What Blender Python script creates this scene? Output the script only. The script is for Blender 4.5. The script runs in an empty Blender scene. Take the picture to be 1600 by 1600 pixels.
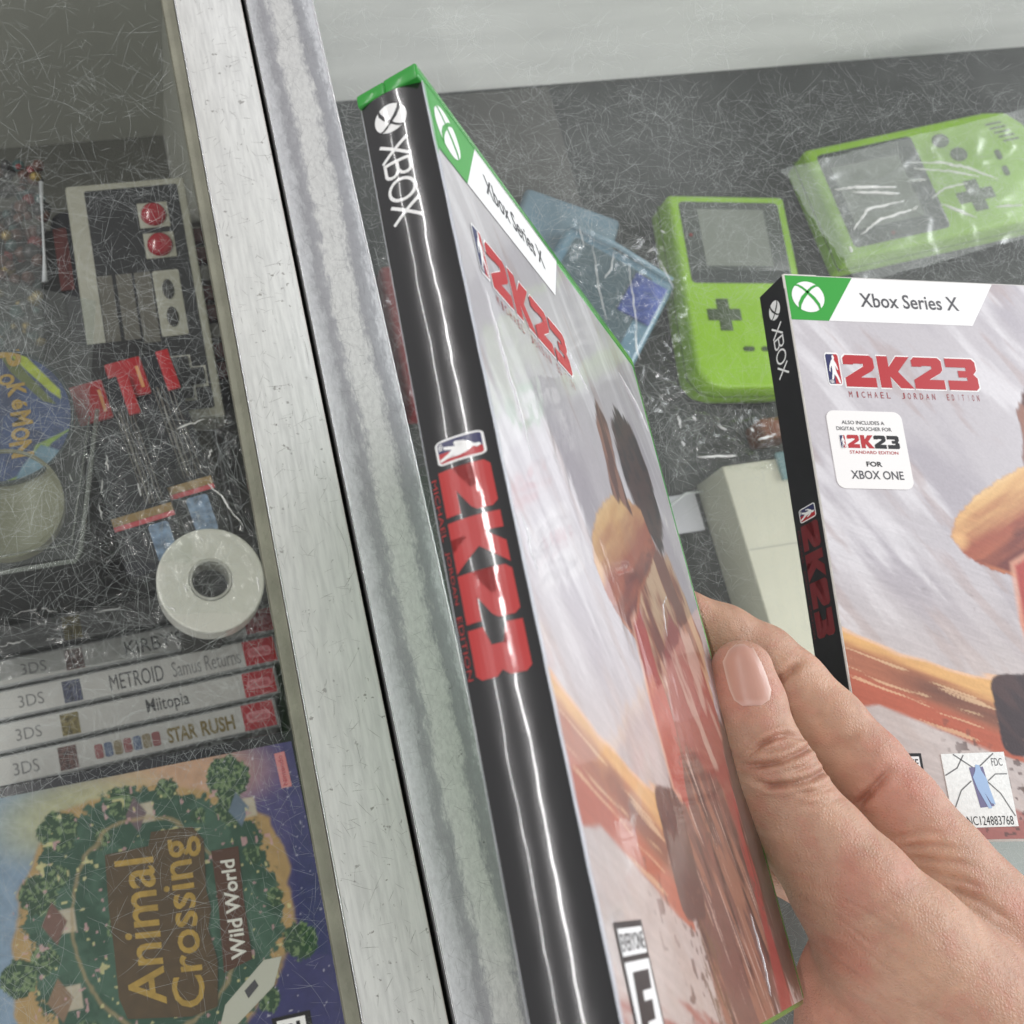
import bpy, bmesh, math
import numpy as np
from mathutils import Vector, Matrix, noise as mnoise
from mathutils.bvhtree import BVHTree

# ------------------------------------------------------------------ camera, world, lamps
S = 0.001                                     # all numbers below are millimetres
sc = bpy.context.scene
COL = sc.collection
F = 1667.5; PPX, PPY = 467.6, 878.9            # lens fitted to the photograph (pixels of 1600)
R = np.array([[0.97746447, -0.18015038, 0.11004112],
              [0.14413125, 0.95039592, 0.27563341],
              [-0.15423810, -0.25356150, 0.95494355]])
CAM = np.array([-37.147, -93.133, 289.544])
cd = bpy.data.cameras.new('camera'); cam = bpy.data.objects.new('camera', cd); COL.objects.link(cam)
cd.sensor_width = 36; cd.sensor_fit = 'HORIZONTAL'; cd.lens = 36 * F / 1600
cd.shift_x = (800 - PPX) / 1600; cd.shift_y = (PPY - 800) / 1600
cd.clip_start = 0.005; cd.clip_end = 50
M = Matrix([list(R.T[i]) + [CAM[i] * S] for i in range(3)] + [[0, 0, 0, 1]])
cam.matrix_world = M
cd.dof.use_dof = True; cd.dof.focus_distance = 0.262; cd.dof.aperture_fstop = cd.lens / 1.1
sc.camera = cam
w = bpy.data.worlds.new('World'); sc.world = w; w.use_nodes = True
w.node_tree.nodes['Background'].inputs[0].default_value = (0.985, 0.98, 1.0, 1)
w.node_tree.nodes['Background'].inputs[1].default_value = 0.42
sc.view_settings.view_transform = 'Standard'; sc.view_settings.look = 'None'
sc.view_settings.exposure = 0.0; sc.view_settings.gamma = 1
sc.render.resolution_x = sc.render.resolution_y = 1024
sc.cycles.max_bounces = 10; sc.cycles.transparent_max_bounces = 24

def lamp(name, loc, sx, sy, power, color=(1, .98, .97), rot=(0, 0, 0)):
    l = bpy.data.lights.new(name, 'AREA'); l.shape = 'RECTANGLE'; l.size = sx; l.size_y = sy
    l.energy = power; l.color = color
    o = bpy.data.objects.new(name, l); COL.objects.link(o); o.location = loc; o.rotation_euler = rot
    return o
# rows of ceiling tubes running away from the viewer
for x, p in ((-3.35, 80), (-1.25, 62), (3.7, 80)):
    lamp('ceiling_tube_light', (x, 1.3, 2.15), 0.07, 6.5, p)
# cool fill light added at the right, source unseen, to brighten the held cover
lamp('right_fill_light', (2.6, .25, 1.0), 1.1, 1.6, 62, (.92, .95, 1), (0, math.radians(68), 0))
# unseen fill lights added inside each display case to brighten floor and back wall
lamp('case_fill_light', (.36, -.30, -.02), .6, .02, 1.9, (1, .975, .99), (math.radians(52), 0, 0))
lamp('case_fill_light', (-.22, -.30, -.02), .38, .02, .22, (1, .975, .99), (math.radians(52), 0, 0))

# ------------------------------------------------------------------ small maths
def ray(px, py):
    return R.T @ np.array([(px - PPX) / F, -(py - PPY) / F, -1.0])
def at(px, py, z):
    r = ray(px, py); return CAM + r * ((z - CAM[2]) / r[2])
def atd(px, py, d):
    return CAM + ray(px, py) * d
def pix(P):
    q = (np.asarray(P) - CAM) @ R.T
    return np.stack([PPX + F * q[..., 0] / -q[..., 2], PPY - F * q[..., 1] / -q[..., 2]], -1)
def lin(c):
    c = np.asarray(c, float) / 255
    return np.where(c <= .04045, c / 12.92, ((c + .055) / 1.055) ** 2.4)
rng = np.random.default_rng(7)
_T = np.random.default_rng(3).random((256, 256))
def vn(x, y, o=0):
    x = np.asarray(x) + o * 17.3; y = np.asarray(y) + o * 9.1
    xi = np.floor(x).astype(int); yi = np.floor(y).astype(int); fx = x - xi; fy = y - yi
    fx = fx * fx * (3 - 2 * fx); fy = fy * fy * (3 - 2 * fy)
    g = lambda a, b: _T[a & 255, b & 255]
    return (g(xi, yi) * (1 - fx) + g(xi + 1, yi) * fx) * (1 - fy) + (g(xi, yi + 1) * (1 - fx) + g(xi + 1, yi + 1) * fx) * fy
def fbm(x, y, o=0, n=4):
    s = 0; a = .5; t = 0
    for i in range(n):
        s = s + a * vn(x * 2 ** i, y * 2 ** i, o + i); t += a; a *= .5
    return s / t
def strokes(x, y, ang, lx, ly, o=0):
    c, s = math.cos(ang), math.sin(ang)
    return fbm((x * c + y * s) / lx, (-x * s + y * c) / ly, o)
def ss(a, b, x):
    t = np.clip((x - a) / (b - a), 0, 1); return t * t * (3 - 2 * t)
def polysd(x, y, pts):
    pts = np.asarray(pts, float); d = np.full(x.shape, 1e9); ins = np.zeros(x.shape, bool)
    for i in range(len(pts)):
        a = pts[i]; b = pts[(i + 1) % len(pts)]; e = b - a
        t = np.clip(((x - a[0]) * e[0] + (y - a[1]) * e[1]) / (e @ e + 1e-9), 0, 1)
        d = np.minimum(d, np.hypot(x - a[0] - t * e[0], y - a[1] - t * e[1]))
        c = ((a[1] > y) != (b[1] > y)) & (x < (b[0] - a[0]) * (y - a[1]) / (b[1] - a[1] + 1e-12) + a[0])
        ins ^= c
    return np.where(ins, -d, d)

# ------------------------------------------------------------------ materials
MATS = {}
def mat(name, base=(.5, .5, .5), rough=.5, spec=.5, coat=0, coatr=.05, metal=0, trans=0, alpha=1, vary=0, vscale=40,
        bump=0, bscale=200, stretch=(1, 1, 1), attr=None, sss=0, emit=0, srgb=True, tint=None):
    if name in MATS: return MATS[name]
    m = bpy.data.materials.new(name); MATS[name] = m; m.use_nodes = True
    nt = m.node_tree; N = nt.nodes; L = nt.links; b = N['Principled BSDF']
    c = lin(base) if srgb else np.array(base)
    b.inputs['Base Color'].default_value = (*c, 1)
    b.inputs['Roughness'].default_value = rough; b.inputs['Specular IOR Level'].default_value = spec
    b.inputs['Coat Weight'].default_value = coat; b.inputs['Coat Roughness'].default_value = coatr
    b.inputs['Metallic'].default_value = metal; b.inputs['Transmission Weight'].default_value = trans
    b.inputs['Alpha'].default_value = alpha
    if sss:
        b.inputs['Subsurface Weight'].default_value = sss
        b.inputs['Subsurface Radius'].default_value = (1, .35, .2); b.inputs['Subsurface Scale'].default_value = .004
    tc = N.new('ShaderNodeTexCoord'); mp = N.new('ShaderNodeMapping'); L.new(tc.outputs['Object'], mp.inputs[0])
    mp.inputs['Scale'].default_value = stretch
    src = None
    if attr:
        a = N.new('ShaderNodeAttribute'); a.attribute_name = attr; src = a.outputs['Color']
    if vary:
        n = N.new('ShaderNodeTexNoise'); n.inputs['Scale'].default_value = vscale; n.inputs['Detail'].default_value = 6
        L.new(mp.outputs[0], n.inputs['Vector'])
        mr = N.new('ShaderNodeMapRange'); mr.inputs['From Min'].default_value = .25; mr.inputs['From Max'].default_value = .75
        mr.inputs['To Min'].default_value = 1 - vary; mr.inputs['To Max'].default_value = 1 + vary
        L.new(n.outputs[0], mr.inputs[0])
        mx = N.new('ShaderNodeVectorMath'); mx.operation = 'SCALE'
        if src is None: mx.inputs[0].default_value = tuple(c)
        else: L.new(src, mx.inputs[0])
        L.new(mr.outputs[0], mx.inputs['Scale']); src = mx.outputs[0]
    if src is not None: L.new(src, b.inputs['Base Color'])
    if bump:
        n2 = N.new('ShaderNodeTexNoise'); n2.inputs['Scale'].default_value = bscale; n2.inputs['Detail'].default_value = 4
        L.new(mp.outputs[0], n2.inputs['Vector'])
        bp = N.new('ShaderNodeBump'); bp.inputs['Strength'].default_value = 1; bp.inputs['Distance'].default_value = bump * S
        L.new(n2.outputs[0], bp.inputs['Height']); L.new(bp.outputs[0], b.inputs['Normal'])
        if coat: L.new(bp.outputs[0], b.inputs['Coat Normal'])
    return m

def film_mat(name, tint=(1, 1, 1), refl=.25, haze=0.0, rough=.08, bump=0, bscale=120, hazecol=(.8, .85, .82), hvar=None):
    """clear plastic or glass sheet: see-through, with surface gloss and a slight milky haze"""
    if name in MATS: return MATS[name]
    m = bpy.data.materials.new(name); MATS[name] = m; m.use_nodes = True
    nt = m.node_tree; N = nt.nodes; L = nt.links
    for n in list(N): N.remove(n)
    out = N.new('ShaderNodeOutputMaterial'); tr = N.new('ShaderNodeBsdfTransparent'); tr.inputs[0].default_value = (*tint, 1)
    df = N.new('ShaderNodeBsdfDiffuse'); df.inputs[0].default_value = (*hazecol, 1)
    gl = N.new('ShaderNodeBsdfGlossy'); gl.inputs['Roughness'].default_value = rough; gl.inputs[0].default_value = (1, 1, 1, 1)
    m1 = N.new('ShaderNodeMixShader'); m2 = N.new('ShaderNodeMixShader')
    m1.inputs[0].default_value = haze
    if hvar:
        tc = N.new('ShaderNodeTexCoord'); n = N.new('ShaderNodeTexNoise'); n.inputs['Scale'].default_value = hvar[0]; n.inputs['Detail'].default_value = 5
        L.new(tc.outputs['Object'], n.inputs['Vector'])
        mr = N.new('ShaderNodeMapRange'); mr.inputs['From Min'].default_value = .3; mr.inputs['From Max'].default_value = .7
        mr.inputs['To Min'].default_value = hvar[1]; mr.inputs['To Max'].default_value = hvar[2]
        L.new(n.outputs[0], mr.inputs[0]); L.new(mr.outputs[0], m1.inputs[0])
    L.new(tr.outputs[0], m1.inputs[1]); L.new(df.outputs[0], m1.inputs[2])
    fr = N.new('ShaderNodeLayerWeight'); fr.inputs[0].default_value = .5
    pw5 = N.new('ShaderNodeMath'); pw5.operation = 'POWER'; pw5.inputs[1].default_value = 5; L.new(fr.outputs['Facing'], pw5.inputs[0])
    sch = N.new('ShaderNodeMath'); sch.operation = 'MULTIPLY_ADD'; sch.inputs[1].default_value = .96; sch.inputs[2].default_value = .04; L.new(pw5.outputs[0], sch.inputs[0])
    ml = N.new('ShaderNodeMath'); ml.operation = 'MULTIPLY'; ml.inputs[1].default_value = refl * 4; ml.use_clamp = True
    L.new(sch.outputs[0], ml.inputs[0]); L.new(ml.outputs[0], m2.inputs[0])
    L.new(m1.outputs[0], m2.inputs[1]); L.new(gl.outputs[0], m2.inputs[2]); L.new(m2.outputs[0], out.inputs[0])
    if bump:
        tc = N.new('ShaderNodeTexCoord'); n2 = N.new('ShaderNodeTexNoise'); n2.inputs['Scale'].default_value = bscale
        L.new(tc.outputs['Object'], n2.inputs['Vector'])
        bp = N.new('ShaderNodeBump'); bp.inputs['Distance'].default_value = bump * S
        L.new(n2.outputs[0], bp.inputs['Height']); L.new(bp.outputs[0], gl.inputs['Normal']); L.new(bp.outputs[0], fr.inputs['Normal'])
    return m

# ------------------------------------------------------------------ things, parts, meshes
def thing(name, label, cat, O=(0, 0, 0), rot=None, group=None):
    o = bpy.data.objects.new(name, None); COL.objects.link(o); o.empty_display_size = .01
    Rm = np.eye(3) if rot is None else np.asarray(rot)
    mw = Matrix([list(Rm[i]) + [O[i] * S] for i in range(3)] + [[0, 0, 0, 1]])
    o.matrix_world = mw
    o['label'] = label; o['category'] = cat
    if group: o['group'] = group
    o['_'] = 0; del o['_']
    FR[o.name] = (np.asarray(O, float), Rm)
    return o
FR = {}
def tag(o, label, cat, group=None):
    o['label'] = label; o['category'] = cat
    if group: o['group'] = group
    return o
def rz(a):
    c, s = math.cos(a), math.sin(a); return np.array([[c, -s, 0], [s, c, 0], [0, 0, 1.]])
def loc(th, px, py, z):
    """world point on the level z (mm, world) under a pixel, in the thing's own coordinates"""
    O, Rm = FR[th.name]; p = Rm.T @ (at(px, py, z) - O); return np.array([p[0], p[1]])

SLICE = [False]
class MB:
    def __init__(s): s.v = []; s.f = []
    def add(s, v, f):
        n = len(s.v); s.v += [tuple(map(float, p)) for p in v]; s.f += [tuple(i + n for i in q) for q in f]; return s
    def box(s, x0, x1, y0, y1, z0, z1):
        v = [(x, y, z) for z in (z0, z1) for y in (y0, y1) for x in (x0, x1)]
        return s.add(v, [(0, 2, 3, 1), (4, 5, 7, 6), (0, 1, 5, 4), (2, 6, 7, 3), (0, 4, 6, 2), (1, 3, 7, 5)])
    def prism(s, poly, z0, z1):
        n = len(poly); a = 0
        for i in range(n): a += poly[i][0] * poly[(i + 1) % n][1] - poly[(i + 1) % n][0] * poly[i][1]
        if a < 0: poly = poly[::-1]
        v = [(p[0], p[1], z0) for p in poly] + [(p[0], p[1], z1) for p in poly]
        f = [tuple(range(n))[::-1], tuple(range(n, 2 * n))] + [(i, (i + 1) % n, (i + 1) % n + n, i + n) for i in range(n)]
        return s.add(v, f)
    def poly(s, pts, z):
        n = len(pts); a = 0
        for i in range(n): a += pts[i][0] * pts[(i + 1) % n][1] - pts[(i + 1) % n][0] * pts[i][1]
        if a < 0: pts = pts[::-1]
        return s.add([(p[0], p[1], z) for p in pts], [tuple(range(n))])
    def lathe(s, prof, cx, cy, n=40):
        v = []; m = len(prof)
        for i in range(n):
            a = 2 * math.pi * i / n
            for r, z in prof: v.append((cx + r * math.cos(a), cy + r * math.sin(a), z))
        f = [(i * m + j, ((i + 1) % n) * m + j, ((i + 1) % n) * m + j + 1, i * m + j + 1) for i in range(n) for j in range(m - 1)]
        return s.add(v, f)
    def tube(s, pts, rad, n=8, cap=True):
        pts = [np.array(p, float) for p in pts]; v = []
        for i, p in enumerate(pts):
            t = pts[min(i + 1, len(pts) - 1)] - pts[max(i - 1, 0)]; t /= np.linalg.norm(t) + 1e-9
            a = np.cross(t, [0, 0, 1.]);
            if np.linalg.norm(a) < .1: a = np.cross(t, [0, 1., 0])
            a /= np.linalg.norm(a); b = np.cross(a, t); r = rad[i] if hasattr(rad, '__len__') else rad
            for k in range(n):
                q = 2 * math.pi * k / n; v.append(p + (a * math.cos(q) + b * math.sin(q)) * r)
        f = [(i * n + k, i * n + (k + 1) % n, (i + 1) * n + (k + 1) % n, (i + 1) * n + k) for i in range(len(pts) - 1) for k in range(n)]
        if cap: f += [tuple(range(n))[::-1], tuple(range((len(pts) - 1) * n, len(pts) * n))]
        return s.add(v, f)
    def ball(s, c, r, sz=None, n=14, m=9, half=False):
        v = []; f = []; sz = sz or r
        for j in range(m + 1):
            ph = math.pi * j / m * (.5 if half else 1)
            for i in range(n):
                a = 2 * math.pi * i / n; v.append((c[0] + r * math.sin(ph) * math.cos(a), c[1] + r * math.sin(ph) * math.sin(a), c[2] + sz * math.cos(ph)))
        for j in range(m):
            for i in range(n): f.append((j * n + i, (j + 1) * n + i, (j + 1) * n + (i + 1) % n, j * n + (i + 1) % n))
        return s.add(v, f)
    def build(s, name, m, parent=None, bevel=0, seg=2, smooth=False, mapf=None, kind=None, cols=None):
        me = bpy.data.meshes.new(name)
        if mapf is not None and SLICE[0]: s = sliced(s)
        vv = s.v if mapf is None else [mapf(p) for p in s.v]
        me.from_pydata([(p[0] * S, p[1] * S, p[2] * S) for p in vv], [], s.f)
        if bevel:
            bm = bmesh.new(); bm.from_mesh(me)
            bmesh.ops.remove_doubles(bm, verts=bm.verts, dist=1e-7)
            ed = [e for e in bm.edges if len(e.link_faces) == 2 and e.calc_face_angle(0) > .5]
            bmesh.ops.bevel(bm, geom=ed, offset=bevel * S, segments=seg, profile=.5, affect='EDGES')
            bm.to_mesh(me); bm.free()
        if smooth or bevel:
            me.polygons.foreach_set('use_smooth', [True] * len(me.polygons))
            if not smooth or smooth == 'auto': me.set_sharp_from_angle(angle=.9)
        if cols is not None:
            a = me.color_attributes.new('Col', 'FLOAT_COLOR', 'POINT')
            a.data.foreach_set('color', np.concatenate([cols, np.ones((len(cols), 1))], 1).astype('f').ravel())
        if m: me.materials.append(m)
        o = bpy.data.objects.new(name, me); COL.objects.link(o)
        if parent: o.parent = parent
        if kind: o['kind'] = kind
        return o

def raster(name, mapf, x0, x1, y0, y1, step, paint, m, parent, curved=False):
    """a printed sheet: fine grid, the print's colour at every point of it"""
    nx = int((x1 - x0) / step) + 2; ny = int((y1 - y0) / step) + 2
    X, Y = np.meshgrid(np.linspace(x0, x1, nx), np.linspace(y0, y1, ny)); X = X.ravel(); Y = Y.ravel()
    P = mapf(X, Y) * S
    idx = np.arange(nx * ny).reshape(ny, nx)
    q = np.stack([idx[:-1, :-1], idx[1:, :-1], idx[1:, 1:], idx[:-1, 1:]], -1).reshape(-1, 4)
    me = bpy.data.meshes.new(name)
    me.vertices.add(len(P)); me.vertices.foreach_set('co', P.astype('f').ravel())
    me.loops.add(q.size); me.loops.foreach_set('vertex_index', q.ravel().astype('i'))
    me.polygons.add(len(q)); me.polygons.foreach_set('loop_start', np.arange(0, q.size, 4).astype('i'))
    me.update(calc_edges=True)
    c = np.clip(paint(X, Y), 0, 1)
    a = me.color_attributes.new('Col', 'FLOAT_COLOR', 'POINT')
    a.data.foreach_set('color', np.concatenate([c, np.ones((len(c), 1))], 1).astype('f').ravel())
    if curved: me.polygons.foreach_set('use_smooth', [True] * len(me.polygons))
    me.materials.append(m)
    o = bpy.data.objects.new(name, me); COL.objects.link(o); o.parent = parent
    return o

def text_mesh(s, bold=0.0):
    """flat triangles of a line of writing, normalised to a unit box"""
    c = bpy.data.curves.new('writing', 'FONT'); c.body = s; c.size = 1; c.offset = bold; c.resolution_u = 3
    o = bpy.data.objects.new('writing', c); COL.objects.link(o)
    dg = bpy.context.evaluated_depsgraph_get(); me = bpy.data.meshes.new_from_object(o.evaluated_get(dg))
    v = np.array([p.co[:2] for p in me.vertices]); f = [tuple(p.vertices) for p in me.polygons]
    bpy.data.objects.remove(o); bpy.data.curves.remove(c); bpy.data.meshes.remove(me)
    v = (v - v.min(0)) / (v.max(0) - v.min(0)); return v, f
def quad_map(v, q):
    q = np.asarray(q, float); x = v[:, :1]; y = v[:, 1:]
    return q[0] * (1 - x) * (1 - y) + q[1] * x * (1 - y) + q[2] * x * y + q[3] * (1 - x) * y
def text(name, s, q, z, m, parent, bold=0.0, mapf=None):
    """q: baseline left, baseline right, top right, top left in the thing's own plane"""
    v, f = text_mesh(s, bold); p = quad_map(v, q)
    mb = MB()
    area = sum((q[i][0] * q[(i + 1) % 4][1] - q[(i + 1) % 4][0] * q[i][1]) for i in range(4))
    if area < 0: f = [t[::-1] for t in f]
    mb.add([(a[0], a[1], z) for a in p], f); return mb.build(name, m, parent, mapf=mapf)
def rect(x0, y0, x1, y1): return [(x0, y0), (x1, y0), (x1, y1), (x0, y1)]
def rrect(x0, y0, x1, y1, r, n=5):
    o = []
    for cx, cy, a in ((x1 - r, y1 - r, 0), (x0 + r, y1 - r, 90), (x0 + r, y0 + r, 180), (x1 - r, y0 + r, 270)):
        for i in range(n + 1):
            t = math.radians(a + 90 * i / n); o.append((cx + r * math.cos(t), cy + r * math.sin(t)))
    return o
GL = {'2': [[(0, 7.0), (0, 9), (1, 10), (8.8, 10), (9.8, 9), (9.8, 6.2), (9.0, 5.2), (5.0, 3.0), (9.8, 3.0), (9.8, 0), (0, 0), (0, 2.8), (6.3, 6.5), (6.3, 7.3), (3.2, 7.3), (3.2, 7.0)]],
      'K': [[(0, 0), (0, 10), (3.5, 10), (3.5, 6.6), (6.3, 10), (10.6, 10), (6.3, 5.2), (10.6, 0), (6.3, 0), (3.5, 3.6), (3.5, 0)]],
      '3': [[(0, 7.2), (0, 10), (8.8, 10), (9.8, 9), (9.8, 6.3), (8.7, 5.1), (9.8, 3.9), (9.8, 1), (8.8, 0), (0, 0), (0, 3.0), (6.4, 3.0), (6.4, 4.0), (3.7, 4.0), (3.7, 6.2), (6.4, 6.2), (6.4, 7.2)]]}
def block_text(name, s, x0, y0, w_, h_, z, m, parent, mapf=None, flip=False, shear=0, two=None):
    tot = 10.6 * len(s) + .4 * (len(s) - 1) - .6; x = 0
    a = MB(); b = MB()
    for i, ch in enumerate(s):
        tgt = b if (two and i >= 2) else a
        for pl in GL[ch]:
            tgt.poly([(x0 + (x + p[0]) / tot * w_, y0 + p[1] / 10 * h_) for p in pl], z)
        x += 11.0
    o = a.build(name, m, parent, mapf=mapf)
    if two: b.build(name, two, parent, mapf=mapf)
    return o

def xball(th, cx, cy, r, z, white, dark, mapf=None, ang=0, squash=1):
    """round emblem: white ball crossed by four curved arms"""
    ca, sa = math.cos(ang), math.sin(ang)
    tr = lambda p: (cx + (p[0] * ca - p[1] * sa) * r * squash, cy + (p[0] * sa + p[1] * ca) * r)
    disc = MB().poly([tr((math.cos(t), math.sin(t))) for t in np.linspace(0, 2 * math.pi, 33)[:-1]], z)
    e = disc.build('emblem', white, th, mapf=mapf)
    mb = MB()
    for sx in (-1, 1):
        # lower arm: from the centre top, bending out to the lower rim
        A = [(0, .42), (sx * .42, .0), (sx * .66, -.42), (sx * .70, -.75)]
        B = [(0, .16), (sx * .28, -.18), (sx * .50, -.55), (sx * .58, -.86)]
        for i in range(3): mb.poly([tr(A[i]), tr(A[i + 1]), tr(B[i + 1]), tr(B[i])], z + .04)
        A = [(0, .42), (sx * .26, .66), (sx * .52, .80), (sx * .68, .76)]
        B = [(0, .20), (sx * .30, .50), (sx * .58, .68), (sx * .78, .68)]
        for i in range(3): mb.poly([tr(A[i]), tr(A[i + 1]), tr(B[i + 1]), tr(B[i])], z + .04)
    mb.build('emblem_cross', dark, e, mapf=mapf)
    return e

def league_logo(th, x0, y0, w_, h_, z, mapf=None):
    """upright league emblem: blue and red halves, white player outline, letters"""
    T_ = lambda P: [(x0 + p[0] * w_, y0 + p[1] * h_) for p in P]
    o = MB().poly(T_(rrect(0, 0, 1, 1, .16)), z).build('league_logo', mat('print_white', (238, 238, 236), .35), th, mapf=mapf)
    MB().poly(T_([(.08, .1), (.14, .05), (.5, .05), (.62, .95), (.14, .95), (.08, .9)]), z + .04).build('logo_blue', mat('print_navy', (40, 44, 92), .35), o, mapf=mapf)
    MB().poly(T_([(.5, .05), (.86, .05), (.92, .1), (.92, .9), (.86, .95), (.62, .95)]), z + .045).build('logo_red', mat('print_red', (176, 26, 34), .4), o, mapf=mapf)
    MB().poly(T_([(.50, .90), (.60, .92), (.66, .84), (.60, .77), (.72, .66), (.80, .50), (.76, .46), (.62, .60), (.66, .42), (.80, .22), (.86, .07), (.76, .06), (.62, .26), (.50, .34), (.40, .18), (.28, .18), (.40, .42), (.40, .60), (.30, .52), (.26, .40), (.20, .44), (.26, .60), (.40, .74), (.50, .80)]), z + .09).build('logo_figure', MATS['print_white'], o, mapf=mapf)
    text('lettering', 'NBA', [(x0 + .14 * w_, y0 + .07 * h_), (x0 + .42 * w_, y0 + .07 * h_), (x0 + .42 * w_, y0 + .17 * h_), (x0 + .14 * w_, y0 + .17 * h_)], z + .09, MATS['print_white'], o, .02, mapf)
    return o

def esrb(th, x0, y0, w_, h_, z, mapf=None):
    wm = mat('print_white', (238, 238, 236), .35); bk = mat('print_black', (22, 22, 24), .35)
    o = MB().poly(rect(x0, y0, x0 + w_, y0 + h_), z).build('rating_label', bk, th, mapf=mapf)
    MB().poly(rect(x0 + .06 * w_, y0 + .77 * h_, x0 + .94 * w_, y0 + .955 * h_), z + .04).poly(rect(x0 + .06 * w_, y0 + .05 * h_, x0 + .94 * w_, y0 + .73 * h_), z + .04).build('rating_panel', wm, o, mapf=mapf)
    text('lettering', 'EVERYONE', rect(x0 + .09 * w_, y0 + .80 * h_, x0 + .91 * w_, y0 + .92 * h_), z + .08, bk, o, .01, mapf)
    E_ = [(.14, .12), (.26, .66), (.84, .66), (.80, .53), (.47, .53), (.455, .46), (.74, .46), (.70, .33), (.42, .33), (.40, .25), (.76, .25), (.72, .12)]
    MB().poly([(x0 + p[0] * w_, y0 + p[1] * h_) for p in E_], z + .08).build('rating_letter', bk, o, mapf=mapf)
    return o

# ------------------------------------------------------------------ setting: floors, back walls
gfloor = mat('floor_mat', (50, 53, 50), .8, vary=.35, vscale=60, bump=.4, bscale=900)
wallw = mat('wall_white', (228, 231, 226), .6, vary=.13, vscale=14, stretch=(.5, 1, 3))
lfloor = mat('floor_left', (94, 95, 88), .7, vary=.12, vscale=30, bump=.2, bscale=600)
lwall = mat('wall_left', (176, 178, 168), .6, vary=.05, vscale=10)
darkm = mat('dark_core', (12, 12, 12), .7)
def struct(o): o['kind'] = 'structure'; return o
struct(MB().box(45, 900, -420, 373, -306, -300).build('case_floor', gfloor))
struct(MB().box(45, 900, 373, 380, -306, -6).build('back_wall', wallw))
struct(MB().box(-500, 23, -420, 358, -306, -300).build('case_floor', lfloor))
struct(MB().box(-500, 23, 358, 365, -306, -6).build('back_wall', lwall))
struct(MB().box(23.1, 24.4, -420, 373, -300, -5).build('divider_wall', lwall))
struct(MB().box(28, 44, -420, 373, -300, -5).build('divider_wall', mat('divider_grey', (120, 124, 120), .6)))

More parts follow.
